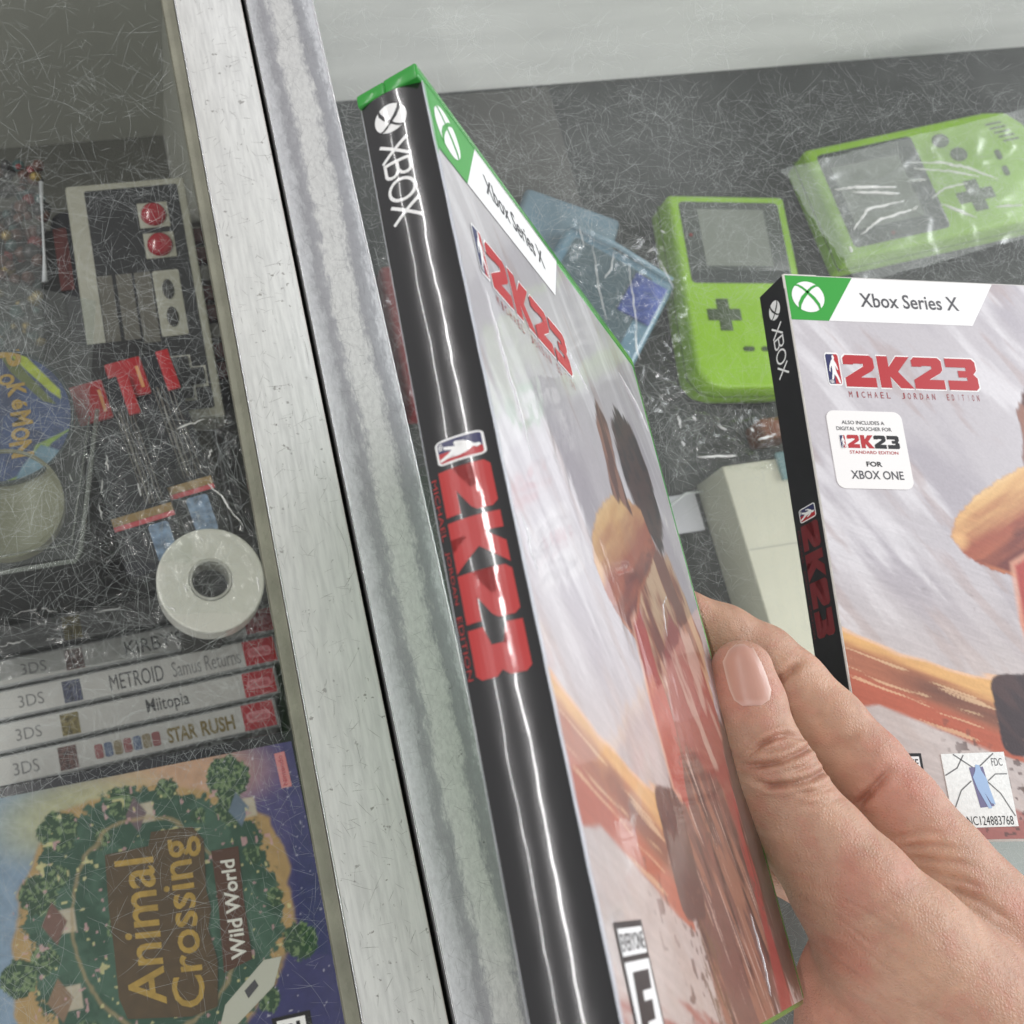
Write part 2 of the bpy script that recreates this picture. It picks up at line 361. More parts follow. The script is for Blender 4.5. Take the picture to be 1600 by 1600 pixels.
# ------------------------------------------------------------------ metal frame bars
def bar_mat(name, base, worn):
    m = bpy.data.materials.new(name); m.use_nodes = True; nt = m.node_tree; N = nt.nodes; L = nt.links; b = N['Principled BSDF']
    tc = N.new('ShaderNodeTexCoord'); sx = N.new('ShaderNodeSeparateXYZ'); L.new(tc.outputs['Object'], sx.inputs[0])
    def noise(scale, det=6, st=(1, 1, 1), rough=.6):
        mp = N.new('ShaderNodeMapping'); mp.inputs['Scale'].default_value = st; L.new(tc.outputs['Object'], mp.inputs[0])
        n = N.new('ShaderNodeTexNoise'); n.inputs['Scale'].default_value = scale; n.inputs['Detail'].default_value = det; n.inputs['Roughness'].default_value = rough
        L.new(mp.outputs[0], n.inputs['Vector']); return n.outputs[0]
    def mr(src, a, b_, c, d):
        k = N.new('ShaderNodeMapRange'); k.clamp = True
        for i, v in enumerate((a, b_, c, d)): k.inputs[i + 1].default_value = v
        L.new(src, k.inputs[0]); return k.outputs[0]
    def math_(op, a, b_):
        k = N.new('ShaderNodeMath'); k.operation = op
        for i, v in enumerate((a, b_)):
            if isinstance(v, (int, float)): k.inputs[i].default_value = v
            else: L.new(v, k.inputs[i])
        return k.outputs[0]
    def mixc(f, a, b_):
        k = N.new('ShaderNodeMix'); k.data_type = 'RGBA'
        if isinstance(f, (int, float)): k.inputs[0].default_value = f
        else: L.new(f, k.inputs[0])
        for i, v in ((6, a), (7, b_)):
            if isinstance(v, tuple): k.inputs[i].default_value = (*v, 1)
            else: L.new(v, k.inputs[i])
        return k.outputs[2]
    c0 = tuple(lin(base))
    if not worn:
        specks = mr(noise(420, 3), .665, .70, 0, 1)
        blot = mr(noise(28, 6, (1, .4, 1)), .3, .75, 0, 1)
        col = mixc(blot, c0, tuple(lin((196, 196, 191))))
        col = mixc(math_('MULTIPLY', specks, .75), col, tuple(lin((110, 106, 100))))
        fine = mr(noise(900, 3, (1, .10, 1)), .38, .66, 0, .5)
        col = mixc(fine, col, tuple(lin((172, 172, 170))))
        edge = math_('ADD', mr(sx.outputs[0], .0246, .0252, 0, .7), mr(sx.outputs[0], .0040, .0036, 0, .3))
        col = mixc(edge, col, tuple(lin((168, 158, 146))))
        b.inputs['Roughness'].default_value = .42; b.inputs['Metallic'].default_value = 0.0
    else:
        # position across the bar, wobbling, gives the worn centre and the two grey stained bands
        wob = math_('ADD', math_('MULTIPLY', math_('SUBTRACT', noise(420, 8, (1, .35, 1), .8), .5), .012), math_('MULTIPLY', math_('SUBTRACT', noise(26, 3, (1, .5, 1), .5), .5), .006))
        x = math_('ADD', sx.outputs[0], wob)
        dr = N.new('ShaderNodeMath'); dr.operation = 'MULTIPLY'; L.new(sx.outputs[1], dr.inputs[0]); dr.inputs[1].default_value = .008
        x = math_('ADD', x, dr.outputs[0])
        ramp = N.new('ShaderNodeValToRGB'); L.new(mr(x, .0272, .0491, 0, 1), ramp.inputs[0])
        st = [(0, (200, 201, 203)), (.15, (184, 185, 187)), (.25, (152, 152, 155)), (.34, (164, 164, 167)), (.42, (208, 208, 205)), (.68, (204, 204, 201)), (.79, (150, 150, 153)), (.92, (160, 161, 164)), (1, (200, 201, 203))]
        cr = ramp.color_ramp
        for i, (p, c) in enumerate(st):
            e = cr.elements[i] if i < 2 else cr.elements.new(p)
            e.position = p; e.color = (*lin(c), 1)
        for i, (p, c) in enumerate(sorted(st)): cr.elements[i].position = p; cr.elements[i].color = (*lin(c), 1)
        mott = mr(noise(900, 6, (1, .45, 1), .8), .42, .62, 0, .28)
        col = mixc(mott, ramp.outputs[0], tuple(lin((132, 132, 133))))
        specks = mr(noise(380, 3), .71, .75, 0, .6)
        col = mixc(specks, col, tuple(lin((90, 88, 86))))
        b.inputs['Roughness'].default_value = .38; b.inputs['Metallic'].default_value = .25
    L.new(col, b.inputs['Base Color'])
    bp = N.new('ShaderNodeBump'); bp.inputs['Distance'].default_value = .00008; L.new(noise(500, 5), bp.inputs['Height']); L.new(bp.outputs[0], b.inputs['Normal'])
    return m
ml = bar_mat('bar_paint', (212, 212, 209), False); mr_ = bar_mat('bar_metal', (190, 190, 190), True)
Y0, Y1 = -420, 420
lbar = thing('frame_bar', 'white painted metal strip with dark specks, left of the black gap', 'metal strip')
MB().box(3.57, 25.2, Y0, Y1, -4, 1.4).build('top_face', ml, lbar, bevel=.35)
MB().box(-.5, 3.2, Y0, Y1, -4, .25).build('seal_strip', mat('seal', (128, 127, 112), .7, vary=.25, vscale=60, bump=.3, bscale=500), lbar, bevel=.2)
rbar = thing('frame_bar', 'bare worn aluminium strip with grey stained bands, right of the black gap', 'metal strip')
MB().box(27.2, 49.15, Y0, Y1, -4, 1.3).build('top_face', mr_, rbar, bevel=.4)
struct(MB().box(24.6, 27.8, Y0, Y1, -30, -8).build('gap_core', darkm))
def hairs(n, xr, yr, z, wid, ln, seed, dens=None, wig=.25, ys=1.0):
    """thin open ribbons lying on a surface"""
    g = np.random.default_rng(seed); mb_v = []; mb_f = []; k = 0
    while k < n:
        x = g.uniform(*xr); y = g.uniform(*yr)
        if dens is not None and g.random() > dens(x, y): continue
        a = g.uniform(0, 2 * math.pi); L_ = g.gamma(1.3, ln / 1.3) + 1.2; m = max(3, int(L_ / 1.6)); st = L_ / m
        w0 = wid * g.uniform(.5, 1.5); cv = g.normal(0, wig); base = len(mb_v)
        for i in range(m + 1):
            t = i / m; ww = w0 * (math.sin(math.pi * (t * .9 + .05)) ** .5) / 2
            nx, ny = -math.sin(a) * ww, math.cos(a) * ww
            mb_v += [(x + nx, y + ny, z), (x - nx, y - ny, z)]
            if i: j = base + 2 * i; mb_f.append((j - 2, j - 1, j + 1, j))
            x += math.cos(a) * st; y += math.sin(a) * st * ys
            cv += g.normal(0, wig * .6); cv *= .85; a += cv * st * .5
            if not (xr[0] < x < xr[1] and yr[0] < y < yr[1]): break
        k += 1
    mb = MB(); mb.v = mb_v; mb.f = mb_f; return mb
scr_dark = mat('scratch_dark', (120, 118, 116), .5)
hairs(520, (4.2, 24.8), (-190, 230), 1.43, .06, 1.6, 5, wig=.1).build('fine_scratch', scr_dark, lbar, kind='stuff')
MB().box(3.3, 3.62, Y0, Y1, .2, 1.5).build('edge_highlight', mat('bright_edge', (232, 233, 234), .2, metal=.6), lbar, bevel=.08)  # edge highlights of the bars built as bright strips
MB().box(49.0, 49.4, Y0, Y1, -.2, 1.42).build('edge_highlight', MATS['bright_edge'], rbar, bevel=.1)
MB().box(27.0, 27.25, Y0, Y1, -.2, 1.36).build('edge_highlight', MATS['bright_edge'], rbar, bevel=.08)
hairs(900, (28, 48.6), (-190, 230), 1.33, .05, 2.4, 6, wig=.1).build('fine_scratch', mat('scratch_mid', (128, 128, 130), .5), rbar, kind='stuff')

# ------------------------------------------------------------------ scratched glass tops
gm_r = film_mat('glass_right', (.975, .978, .972), .13, rough=.04, hvar=(7, .004, .07), hazecol=(.66, .68, .67))
gm_l = film_mat('glass_left', (.955, .957, .948), .13, rough=.04, hvar=(9, .0, .008), hazecol=(.62, .66, .62))
scr = film_mat('scratch_light', (1, 1, 1), .05, haze=.40, hazecol=(.80, .84, .82), rough=.4)
def dens_r(x, y):
    p = pix(np.array([x, y, 0.])); a = mnoise.noise(Vector((x * .045, y * .045, 0))) * .7
    return np.clip(.6 + a - (.45 if p[1] < 150 + (x - 50) * -.05 else 0) , .05, 1)
def dens_l(x, y):
    p = pix(np.array([x, y, 0.])); a = mnoise.noise(Vector((x * .05, y * .05, 5))) * .9
    return np.clip(.16 + .8 * math.exp(-((p[1] - 760) / 420) ** 2) + .7 * math.exp(-((p[1] - 1215 + .25 * p[0]) / 60) ** 2) * (p[0] < 420) + .5 * math.exp(-((p[0]) / 90) ** 2) * (p[1] > 1200) + a * .6, .04, 1)
gr = thing('glass_panel', 'large scratched glass counter top on the right, under the flat game box', 'glass top')
MB().box(48.9, 900, -420, 373, -5, -.05).build('pane', gm_r, gr)
hairs(32000, (49.5, 330), (-175, 200), 0.0, .043, 4.2, 11, dens_r, wig=.2).build('fine_scratch', scr, gr, kind='stuff')
gl_ = thing('glass_panel', 'narrow scratched glass counter top on the left, over the small game boxes', 'glass top')
MB().box(-500, -.5, -420, 358, -5, -.05).build('pane', gm_l, gl_)
hairs(9500, (-110, -.7), (-175, 200), 0.0, .041, 5.0, 12, dens_l, wig=.07).build('fine_scratch', scr, gl_, kind='stuff')

# ------------------------------------------------------------------ cover print (a plain basketball painting)
def mixp(c, col, m): return c * (1 - m[:, None]) + (lin(col) if isinstance(col, tuple) else col) * m[:, None]
def cover_paint(x, y, full=True):
    """x to the right, y down, in mm on a 135 x 170 cover"""
    n1 = strokes(x, y, .95, 26, 5, 1); n2 = strokes(x, y, .9, 60, 16, 2); n3 = fbm(x * .9, y * .9, 3)
    c = np.outer(np.ones(len(x)), lin((190, 185, 189)))
    c = mixp(c, (168, 162, 170), ss(.52, .72, n2) * .8)
    c = mixp(c, (214, 211, 214), ss(.5, .75, strokes(x, y, .95, 34, 6, 7)) * .85)
    c = mixp(c, (176, 158, 156), ss(.56, .72, n1) * .6)
    warm = ss(85, 150, y) * .65; c = mixp(c, (196, 180, 168), warm)
    nz = (n3 - .5)
    def shape(pts, e=1.0, amp=3.0, ang=.3, o=11):
        return ss(e, -e, polysd(x, y, pts) + amp * (strokes(x, y, ang, 9, 1.6, o) - .5) * 1.6)
    # right side red wash and crowd texture
    m = shape([(98, 124), (114, 112), (118, 172), (104, 172)], 2, 5, 1.4); c = mixp(c, (156, 34, 38), m)
    m = shape([(112, 108), (140, 96), (140, 168), (117, 164)], 2, 6, 1.4, 5); c = mixp(c, (44, 26, 26), m * .95)
    # floor tones bottom left
    m = shape([(-5, 158), (60, 166), (60, 180), (-5, 180)], 2, 6); c = mixp(c, (160, 58, 44), m * .8)
    # body: torso and trunks
    tors = [(67, 90), (72, 76), (84, 66), (112, 66), (124, 84), (118, 108), (98, 128), (74, 132), (64, 118), (66, 102)]
    m = shape(tors, 1.4, 4, 1.2); c = mixp(c, (150, 88, 62), m)
    t = strokes(x, y, 1.0, 14, 6, 21)
    c = mixp(c, (206, 172, 130), m * ss(.5, .66, t) * .8); c = mixp(c, (110, 62, 54), m * ss(.55, .40, t) * .8)
    m = shape([(76, 98), (92, 84), (112, 86), (120, 104), (108, 132), (84, 140), (70, 124)], 1.2, 3, 1.3)
    c = mixp(c, (150, 62, 56), m); c = mixp(c, (206, 178, 160), m * ss(.56, .7, strokes(x, y, 1.0, 14, 7, 31)) * .6)
    m = shape([(56, 124), (78, 116), (104, 122), (108, 150), (98, 176), (56, 176), (50, 150)], 1.4, 4, 1.35)
    c = mixp(c, (104, 70, 66), m); c = mixp(c, (44, 32, 40), m * ss(.5, .62, strokes(x, y, 1.15, 22, 5, 41)))
    c = mixp(c, (164, 108, 82), m * ss(.54, .66, strokes(x, y, 1.0, 16, 4, 45)) * .7); c = mixp(c, (206, 178, 164), m * ss(.70, .74, strokes(x, y, 1.1, 20, 1.4, 47)) * .7)
    c = mixp(c, (140, 84, 70), m * ss(.6, .74, strokes(x, y, 1.4, 18, 4, 43)) * .6)
    # head seen from behind, no face
    m = shape([(84, 40), (92, 31), (106, 30), (114, 40), (114, 56), (104, 66), (90, 64), (83, 52)], 1.2, 2.2, 1)
    c = mixp(c, (74, 48, 46), m); c = mixp(c, (44, 32, 38), m * ss(.48, .6, fbm(x * .3, y * .3, 9)))
    # raised arm with bent elbow, gold edge light above, deep red below
    arm = [(39.5, 85), (42, 79), (50, 72), (60, 66), (72, 60), (92, 58), (98, 66), (84, 76), (70, 84), (62, 92), (58, 97), (50, 94.5), (43, 91)]
    sd = polysd(x, y, arm); m = ss(.6, -.6, sd + (n3 - .5) * 1.2); c = mixp(c, (164, 78, 50), m)
    ar = strokes(x, y, -.55, 18, 2.4, 15); hgt = np.clip((y - (96 - .52 * x)) / 26, -1, 1.4)      # across the arm, top to bottom
    c = mixp(c, (226, 178, 108), m * ss(.62, .1, hgt + .35 * (ar - .5))); c = mixp(c, (244, 216, 160), m * ss(.18, -.05, hgt + .2 * (ar - .5)) * .8)
    c = mixp(c, (176, 92, 54), m * ss(.55, .8, hgt) * .8); c = mixp(c, (116, 44, 34), m * ss(.66, .95, hgt + .3 * (ar - .5)) * ss(40, 47, x))
    c = mixp(c, (86, 34, 32), m * ss(.6, .75, strokes(x, y, -.4, 12, 3, 16)) * ss(.5, .8, hgt) * .6)
    c = mixp(c, (206, 120, 66), m * ss(1.6, .2, -sd) * ss(.8, 1.0, hgt) * .8)
    c = mixp(c, (232, 178, 110), ss(4.5, 0, np.hypot(x - 41.5, y - 86)) * m)
    # second raised forearm reaching up to the right edge
    m = shape([(68, 62), (70, 44), (74, 36), (80, 40), (78, 52), (82, 62)], .8, 2, 1.4, 17); c = mixp(c, (98, 60, 52), m)
    c = mixp(c, (150, 100, 80), m * ss(.5, .62, strokes(x, y, 1.5, 12, 2, 19)))
    # red strip
    m = shape([(57, 93), (66, 88), (72, 112), (66, 128), (57.5, 126), (56.2, 110)], .8, 2, 1.5); c = mixp(c, (176, 52, 40), m)
    c = mixp(c, (226, 160, 128), ss(1.6, 0, np.abs(polysd(x, y, [(57, 93), (66, 88), (72, 112), (66, 128), (57.5, 126), (56.2, 110)]))) * .7 * (x < 62))
    # lower arm sweeping in from the left
    low = [(-6, 109), (2, 113.5), (10, 117), (17, 120), (24, 121.5), (30, 124), (38, 126), (46, 126.5), (52, 128), (48, 150), (41, 147.5), (34, 145), (25, 141), (14, 136.5), (8, 134), (3, 134), (-6, 135)]
    sd = polysd(x, y, low) + 1.6 * (strokes(x, y, .28, 14, 1.2, 23) - .5); m = ss(.7, -.7, sd); c = mixp(c, (172, 100, 66), m)
    v = (y - (109 + .42 * x)) / 20
    c = mixp(c, (222, 168, 92), m * ss(.5, .2, v + .3 * (strokes(x, y, .3, 16, 2.4, 25) - .5)))
    c = mixp(c, (104, 66, 52), m * ss(.30, .5, v) * ss(.82, .6, v) * ss(8, 26, x) * (.4 + .6 * strokes(x, y, .3, 16, 2, 27)))
    c = mixp(c, (184, 86, 52), m * ss(.66, .85, v)); c = mixp(c, (236, 190, 150), ss(.9, 0, np.abs(sd)) * ss(.5, .2, v) * .8)
    c = mixp(c, (236, 200, 150), m * ss(.66, .72, strokes(x, y, .34, 22, 1.1, 29)) * .55)
    # wristband
    m = ss(.4, -.4, polysd(x, y, rrect(42.5, 125.5, 60, 148.5, 4)) + .6 * nz); c = mixp(c, (58, 44, 48), m); c = mixp(c, (84, 58, 56), m * ss(.5, .65, n1) * .6)
    # spatter
    sp = ss(.735, .75, vn(x * .75, y * .75, 51)) * ss(.5, .62, fbm(x * .06, y * .06, 52)) * ss(96, 108, y) * ss(20, 34, x); c = mixp(c, (88, 66, 62), sp * .8)
    c = c * (1 + .14 * (fbm(x * 2.2, y * 2.2, 61, 2) - .5) + .22 * (strokes(x, y, .35, 7, .7, 63) - .5) * ss(60, 90, y))[:, None]
    c = c * .84 + .16 * c.mean(1)[:, None]
    # dark ragged grass of strokes near the foot
    m = shape([(48, 150), (60, 146), (64, 176), (44, 176), (46, 160)], 1.2, 7, 1.4, 33) ; c = mixp(c, (96, 74, 48), m * ss(.5, .6, strokes(x, y, 1.2, 3, .8, 35)) * .85)
    return c
pw = mat('print_white', (238, 238, 236), .35); pr = mat('print_red', (176, 26, 34), .4); pk = mat('print_black', (22, 22, 24), .35)
pg = mat('print_green', (56, 158, 62), .3); pgrey = mat('print_grey', (70, 70, 74), .4); porn = mat('print_dull_red', (150, 44, 48), .35)

def front_print(th, x0, y0, z, mapf=None, Lx=135, edit=True, held=False):
    """banner, title, edition line; x right, y down given as positive -> stored as -y"""
    q = lambda xa, ya, xb, yb: [(x0 + xa, -(y0 + yb)), (x0 + xb, -(y0 + yb)), (x0 + xb, -(y0 + ya)), (x0 + xa, -(y0 + ya))]
    P = lambda *pts: [(x0 + a, -(y0 + b)) for a, b in pts]
    MB().poly(P((0, .2), (22.2, .2), (12.2, 15.4), (0, 15.4)), z).build('green_banner', pg, th, mapf=mapf)
    MB().poly(P((22.2, .2), (69.7, .2), (60, 15.2), (12.2, 15.4)), z).build('white_banner', pw, th, mapf=mapf)
    xball(th, x0 + 6.6, -(y0 + 7.4), 5.3, z + .05, pw, pg, mapf)
    text('lettering', 'Xbox Series X', q(23.6, 5.3, 56.6, 10.2), z + .05, pgrey, th, .012, mapf)
    league_logo(th, x0 + 8.5, -(y0 + 37.2), 4.8, 11, z, mapf)
    block_text('title_outline', '2K23', x0 + 13.9, -(y0 + 37.8), 44.6, 11.4, z - .03, pw, th, mapf)
    block_text('title', '2K23', x0 + 14.3, -(y0 + 37.4), 43.8, 10.6, z + .02, pr, th, mapf)
    ww = ['MICHAEL', 'JORDAN', 'EDITION']; xs = [(14.3, 28.6), (31.4, 43.3), (46.2, 57.8)]
    for s_, (a, b) in zip(ww, xs):
        for i, ch in enumerate(s_):
            cw = (b - a) / len(s_); text('lettering', ch, q(a + i * cw + .25 * (ch != 'I') + .7 * (ch == 'I'), 38.9, a + (i + 1) * cw - .75 * (ch != 'I') - .9 * (ch == 'I'), 40.9), z, porn, th, 0, mapf)
    esrb(th, x0 + 3.8, -(y0 + 166.6), 13.4, 19.6, z, mapf)

# ------------------------------------------------------------------ flat boxed game lying on the glass
FA = -0.16334; fO = (173.41, 48.99, 0.3); W, H, T = 136., 171., 14.3
fl = thing('video_game_box', 'matte game box lying flat on the glass with a white voucher sticker', 'game box', fO, rz(FA))
MB().box(.12, W, -H, 0, 0, T - .1).build('cardboard_sleeve', mat('card_edge', (214, 212, 206), .7), fl, bevel=.5)
matte = mat('cover_matte', attr='Col', rough=.42, spec=.4, coat=.08, coatr=.25, bump=.02, bscale=1500)
raster('cover_print', lambda X, Y: np.stack([X, -Y, np.full(X.shape, T + .0)], 1), .55, W - .5, .5, H - .5, .4, cover_paint, matte, fl)
front_print(fl, .5, .4, T + .06)
# spine (faces -x): plane coordinates a = along the spine from the top, b = height measured down from the front face
spm = lambda p: (-.02 - p[2] * 1.0, -p[0], T - .35 - p[1])
spine_black = mat('spine_black', (34, 34, 37), .42, spec=.4, vary=.1, vscale=300)
sp = MB(); sp.add([(0.4, 0, 0), (H - .4, 0, 0), (H - .4, T - .9, 0), (.4, T - .9, 0)], [(0, 1, 2, 3)]); sp.build('spine_print', spine_black, fl, mapf=spm)
def spine_graphics(th, mapf, z, dull, T_, red, flip, dy=0):
    # local text frame: x = along spine (down), y = towards the front; b = (T - y)
    f2 = lambda p: mapf((p[0], -p[1], p[2]))   # y up -> b
    xball(th, 8.9, -6.6, 3.1, z, pw, pk, f2, ang=math.radians(-90))
    # letters X B O X drawn as strokes
    m = MB(); x = 14.0; h0, h1 = -9.6, -4.2; t = .62
    def seg(a, b, tt=t):
        a = np.array(a); b = np.array(b); d = b - a; d = d / np.linalg.norm(d); nn = np.array([-d[1], d[0]]) * tt / 2
        k = max(2, int(np.linalg.norm(b - a) / .8))
        for i in range(k):
            p = a + (b - a) * i / k; q_ = a + (b - a) * (i + 1) / k; m.poly([tuple(p - nn), tuple(q_ - nn), tuple(q_ + nn), tuple(p + nn)], z)
    seg((x, h0), (x + 3.9, h1)); seg((x, h1), (x + 3.9, h0)); x += 4.5
    hm = (h0 + h1) / 2
    seg((x, h0), (x, h1)); seg((x, h0 + t / 2), (x + 2.4, h0 + t / 2)); seg((x, hm), (x + 2.3, hm)); seg((x, h1 - t / 2), (x + 2.1, h1 - t / 2))
    for cy, r_ in (((h0 + hm) / 2 + .1, 1.35), ((h1 + hm) / 2 - .05, 1.25)):
        pa = [(x + 2.1 + r_ * .75 * math.cos(a), cy + (r_ - t / 4) * math.sin(a)) for a in np.linspace(-1.57, 1.57, 7)]
        for a, b in zip(pa[:-1], pa[1:]): seg(a, b)
    x += 4.0
    pa = [(x + 2.2 + 2.2 * math.cos(a), hm + 2.45 * math.sin(a)) for a in np.linspace(0, 2 * math.pi, 19)]
    for a, b in zip(pa[:-1], pa[1:]): seg(a, b)
    x += 4.9
    seg((x, h0), (x + 3.9, h1)); seg((x, h1), (x + 3.9, h0))
    m.build('lettering', pw, th, mapf=f2)
    return f2
flat_red = mat('print_faded_red', (112, 30, 36), .4)
f2 = spine_graphics(fl, spm, .05, False, T, None, False)
def spine_rest(th, f2, red, z, small, ya=-10.6, yb=-1.9):
    hh = yb - ya
    league_logo_rot(th, 74.0, ya + .3, 4.3, hh - .4, z, f2)
    mb = MB(); tot = 10.6 * 4 + .6
    x = 0
    for ch in '2K23':
        for pl in GL[ch]: mb.poly([(79.2 + (x + p[0]) / tot * 34.4, ya + p[1] / 10 * hh) for p in pl], z)
        x += 11.0
    sliced(mb).build('title', red, th, mapf=f2)
    for s_, a, b in (('MICHAEL', 80, 90.5), ('JORDAN', 92.3, 101), ('EDITION', 103, 113)):
        text('lettering', s_, [(a, small), (b, small), (b, small + .9), (a, small + .9)], z, red, th, -.01, f2)
def sliced(mb, lo=-14, hi=0, st=.8):
    """cut flat print into narrow strips so that it can follow a curved spine"""
    bm = bmesh.new()
    vs = [bm.verts.new(p) for p in mb.v]
    for f in mb.f:
        try: bm.faces.new([vs[i] for i in f])
        except ValueError: pass
    bmesh.ops.triangulate(bm, faces=bm.faces[:])
    y = lo
    while y < hi:
        bmesh.ops.bisect_plane(bm, geom=bm.verts[:] + bm.edges[:] + bm.faces[:], dist=1e-5, plane_co=(0, y, 0), plane_no=(0, 1, 0)); y += st
    bm.verts.index_update(); o = MB(); o.v = [tuple(v.co) for v in bm.verts]; o.f = [tuple(v.index for v in f.verts) for f in bm.faces]; bm.free(); return o
def league_logo_rot(th, x0, y0, w_, h_, z, f2):
    """the same emblem lying across the spine: its top points towards the front cover"""
    league_logo(th, x0, y0, w_, h_, z, f2)
spine_rest(fl, f2, flat_red, .05, -12.4)
# worn white edge between spine and front
g = np.random.default_rng(4); mb = MB(); yy = 0.3
while yy < H - 1:
    L_ = g.uniform(1.5, 6); wd = g.uniform(.05, .2)
    mb.box(.36 - wd / 2, .36 + wd / 2, -(yy + L_), -yy, T - .16, T + .02); yy += L_ + g.choice([0, .4, 2.0])
mb.box(.3, 11, -.45, -.12, T - .3, T + .03).box(-.06, .3, -5, -.2, T - .5, T - .2)
mb.build('worn_edge', mat('worn_paper', (226, 222, 216), .8), fl)
# voucher sticker
st_ = MB().prism(rrect(6.4, -70.6, 30.6, -45.8, 2.6), T + .05, T + .16).build('voucher_sticker', mat('sticker_white', (236, 234, 231), .4), fl)
zt = T + .22
text('lettering', 'ALSO INCLUDES A', rect(11.0, -50.2, 24.6, -49.0), zt, pgrey, st_, .012)
text('lettering', 'DIGITAL VOUCHER FOR', rect(9.0, -52.2, 26.6, -51.0), zt, pgrey, st_, .012)
league_logo(st_, 9.4, -58.0, 1.9, 4.4, zt)
block_text('title', '2K23', 11.8, -57.8, 16.6, 4.2, zt, pr, st_, two=pk)
text('lettering', 'STANDARD EDITION', rect(12.0, -59.6, 27.4, -58.6), zt, pr, st_, .008)
text('lettering', 'FOR', rect(16.6, -63.6, 21.6, -62.0), zt, pk, st_, .03)
text('lettering', 'XBOX ONE', rect(11.2, -67.6, 27.8, -64.9), zt, pgrey, st_, .012)
# foil authenticity sticker
foil = mat('foil', (234, 236, 232), .3, metal=.08, spec=.8, vary=.10, vscale=900, bump=.05, bscale=1800)
ho_ = MB().prism([(23.4, -147.7), (42.3, -147.2), (42.4, -167.2), (23.6, -167.5)], T + .06, T + .16).build('foil_sticker', foil, fl)
zt = T + .2; lm = mat('foil_line', (104, 104, 104), .5)
mb = MB()
def thick(pts, wd, z):
    for a, b in zip(pts[:-1], pts[1:]):
        a = np.array(a, float); b = np.array(b, float); d = (b - a) / np.linalg.norm(b - a); nn = np.array([-d[1], d[0]]) * wd / 2
        mb.poly([tuple(a - nn), tuple(b - nn), tuple(b + nn), tuple(a + nn)], z)
thick([(27, -147.8), (33, -152), (39, -147.6)], .35, zt); thick([(23.6, -153.5), (27.5, -151.5), (30, -148)], .35, zt)
thick([(24, -163.5), (27.5, -157.5), (31, -155)], .35, zt); thick([(42, -164.5), (39, -158.5), (35.5, -155)], .35, zt)
thick([(36, -155), (38.5, -153.2), (42, -153.2)], .3, zt)
mb.build('sticker_line', lm, ho_)
MB().poly([(31.0, -151.4), (35.2, -151.2), (36.4, -161.8), (32.2, -162.2)], zt + .01).build('sticker_panel', mat('foil_violet', (112, 108, 140), .4, metal=.2), ho_)
MB().poly([(33.0, -150.6), (34.2, -150.8), (34.4, -152.2), (35.6, -154.4), (36.0, -157.4), (36.8, -161.4), (35.6, -161.0), (34.2, -158.2), (35.6, -162.3), (34.6, -162.4), (32.4, -157.2), (31.6, -154.0), (32.6, -152.4)], zt + .05).build('sticker_figure', mat('foil_blue', (168, 194, 226), .3, metal=.3), ho_)
text('lettering', 'FDC', rect(38.0, -151.0, 41.2, -148.9), zt, pgrey, ho_, .0)
text('lettering', 'NC124883768', rect(27.6, -166.8, 41.2, -164.4), zt, pk, ho_, .0)

# ------------------------------------------------------------------ game case held up in the hand
hr = np.array([[0.61669144, 0.0694515, 0.78413529], [-0.11975202, 0.99278417, 0.00624853], [-0.77804314, -0.0977552, 0.62055846]])
hO = np.array([26.492, 37.867, 131.913]); W2, H2, T2 = 136.7, 171.0, 12.4
hc = thing('video_game_case', 'shrink-wrapped game case with a green rim, held upright by the hand', 'game case', hO, hr)
green = mat('green_plastic', (44, 148, 52), .22, spec=.6, coat=.3, trans=0, bump=.03, bscale=300)
# profile of the wrap round the spine
prof = [(1.3, 0.0)]
def spine_profile():
    pts = []; u, w_ = 1.35, 0.0; th0 = 90.0; ds = .1
    pts.append((u, w_, 90))
    # tight front corner
    while th0 > 27: u -= math.sin(math.radians(th0)) * ds; w_ += math.cos(math.radians(th0)) * ds; th0 -= 6.0; pts.append((u, w_, th0))
    a = w_
    while w_ < T2 - .9:
        th0 = 27 - (w_ - a) / (T2 - .9 - a) * 42
        u -= math.sin(math.radians(th0)) * ds; w_ += math.cos(math.radians(th0)) * ds; pts.append((u, w_, th0))
    while th0 > -90: u -= math.sin(math.radians(th0)) * ds; w_ += max(0, math.cos(math.radians(th0))) * ds; th0 -= 8; pts.append((u, w_, th0))
    return np.array(pts)
PF = spine_profile()
ku = np.interp(6.0, PF[:, 1], PF[:, 0]); PF[:, 0] -= ku * .35
def hwob(v):
    """slow unevenness of the film along the case"""
    return .05 * math.sin(v * .21) + .03 * math.sin(v * .53 + 1)
def hsp(p):
    """x along the spine (down), y = depth behind the front, z = lift"""
    b = min(max(p[1], PF[0, 1]), PF[-1, 1]); u = np.interp(b, PF[:, 1], PF[:, 0]); t = math.radians(np.interp(b, PF[:, 1], PF[:, 2]))
    l = p[2]
    return (u - math.cos(t) * l, -p[0], -b + math.sin(t) * l)
body = MB().box(1.0, W2, -H2, -2.6, -T2 + .3, -T2 / 2 - .1).build('case_back', green, hc, bevel=1.0, seg=3)
MB().box(1.0, W2 - .5, -H2 + .2, -2.6, -T2 / 2, -.35).build('case_front', green, hc, bevel=1.0, seg=3)
cu = PF[:, 0].min()
MB().box(cu - .25, W2, -3.1, -.35, -T2 + .1, -T2 * .52).build('end_cap', green, hc, bevel=.45, seg=3)
MB().box(cu + .1, W2 - .3, -3.1, .15, -T2 * .54, .12).build('end_cap', green, hc, bevel=.45, seg=3)
MB().box(W2 - 2.4, W2 - .1, -H2 + 1.5, -2.5, -2.2, -.05).build('opening_lip', green, hc, bevel=.5)
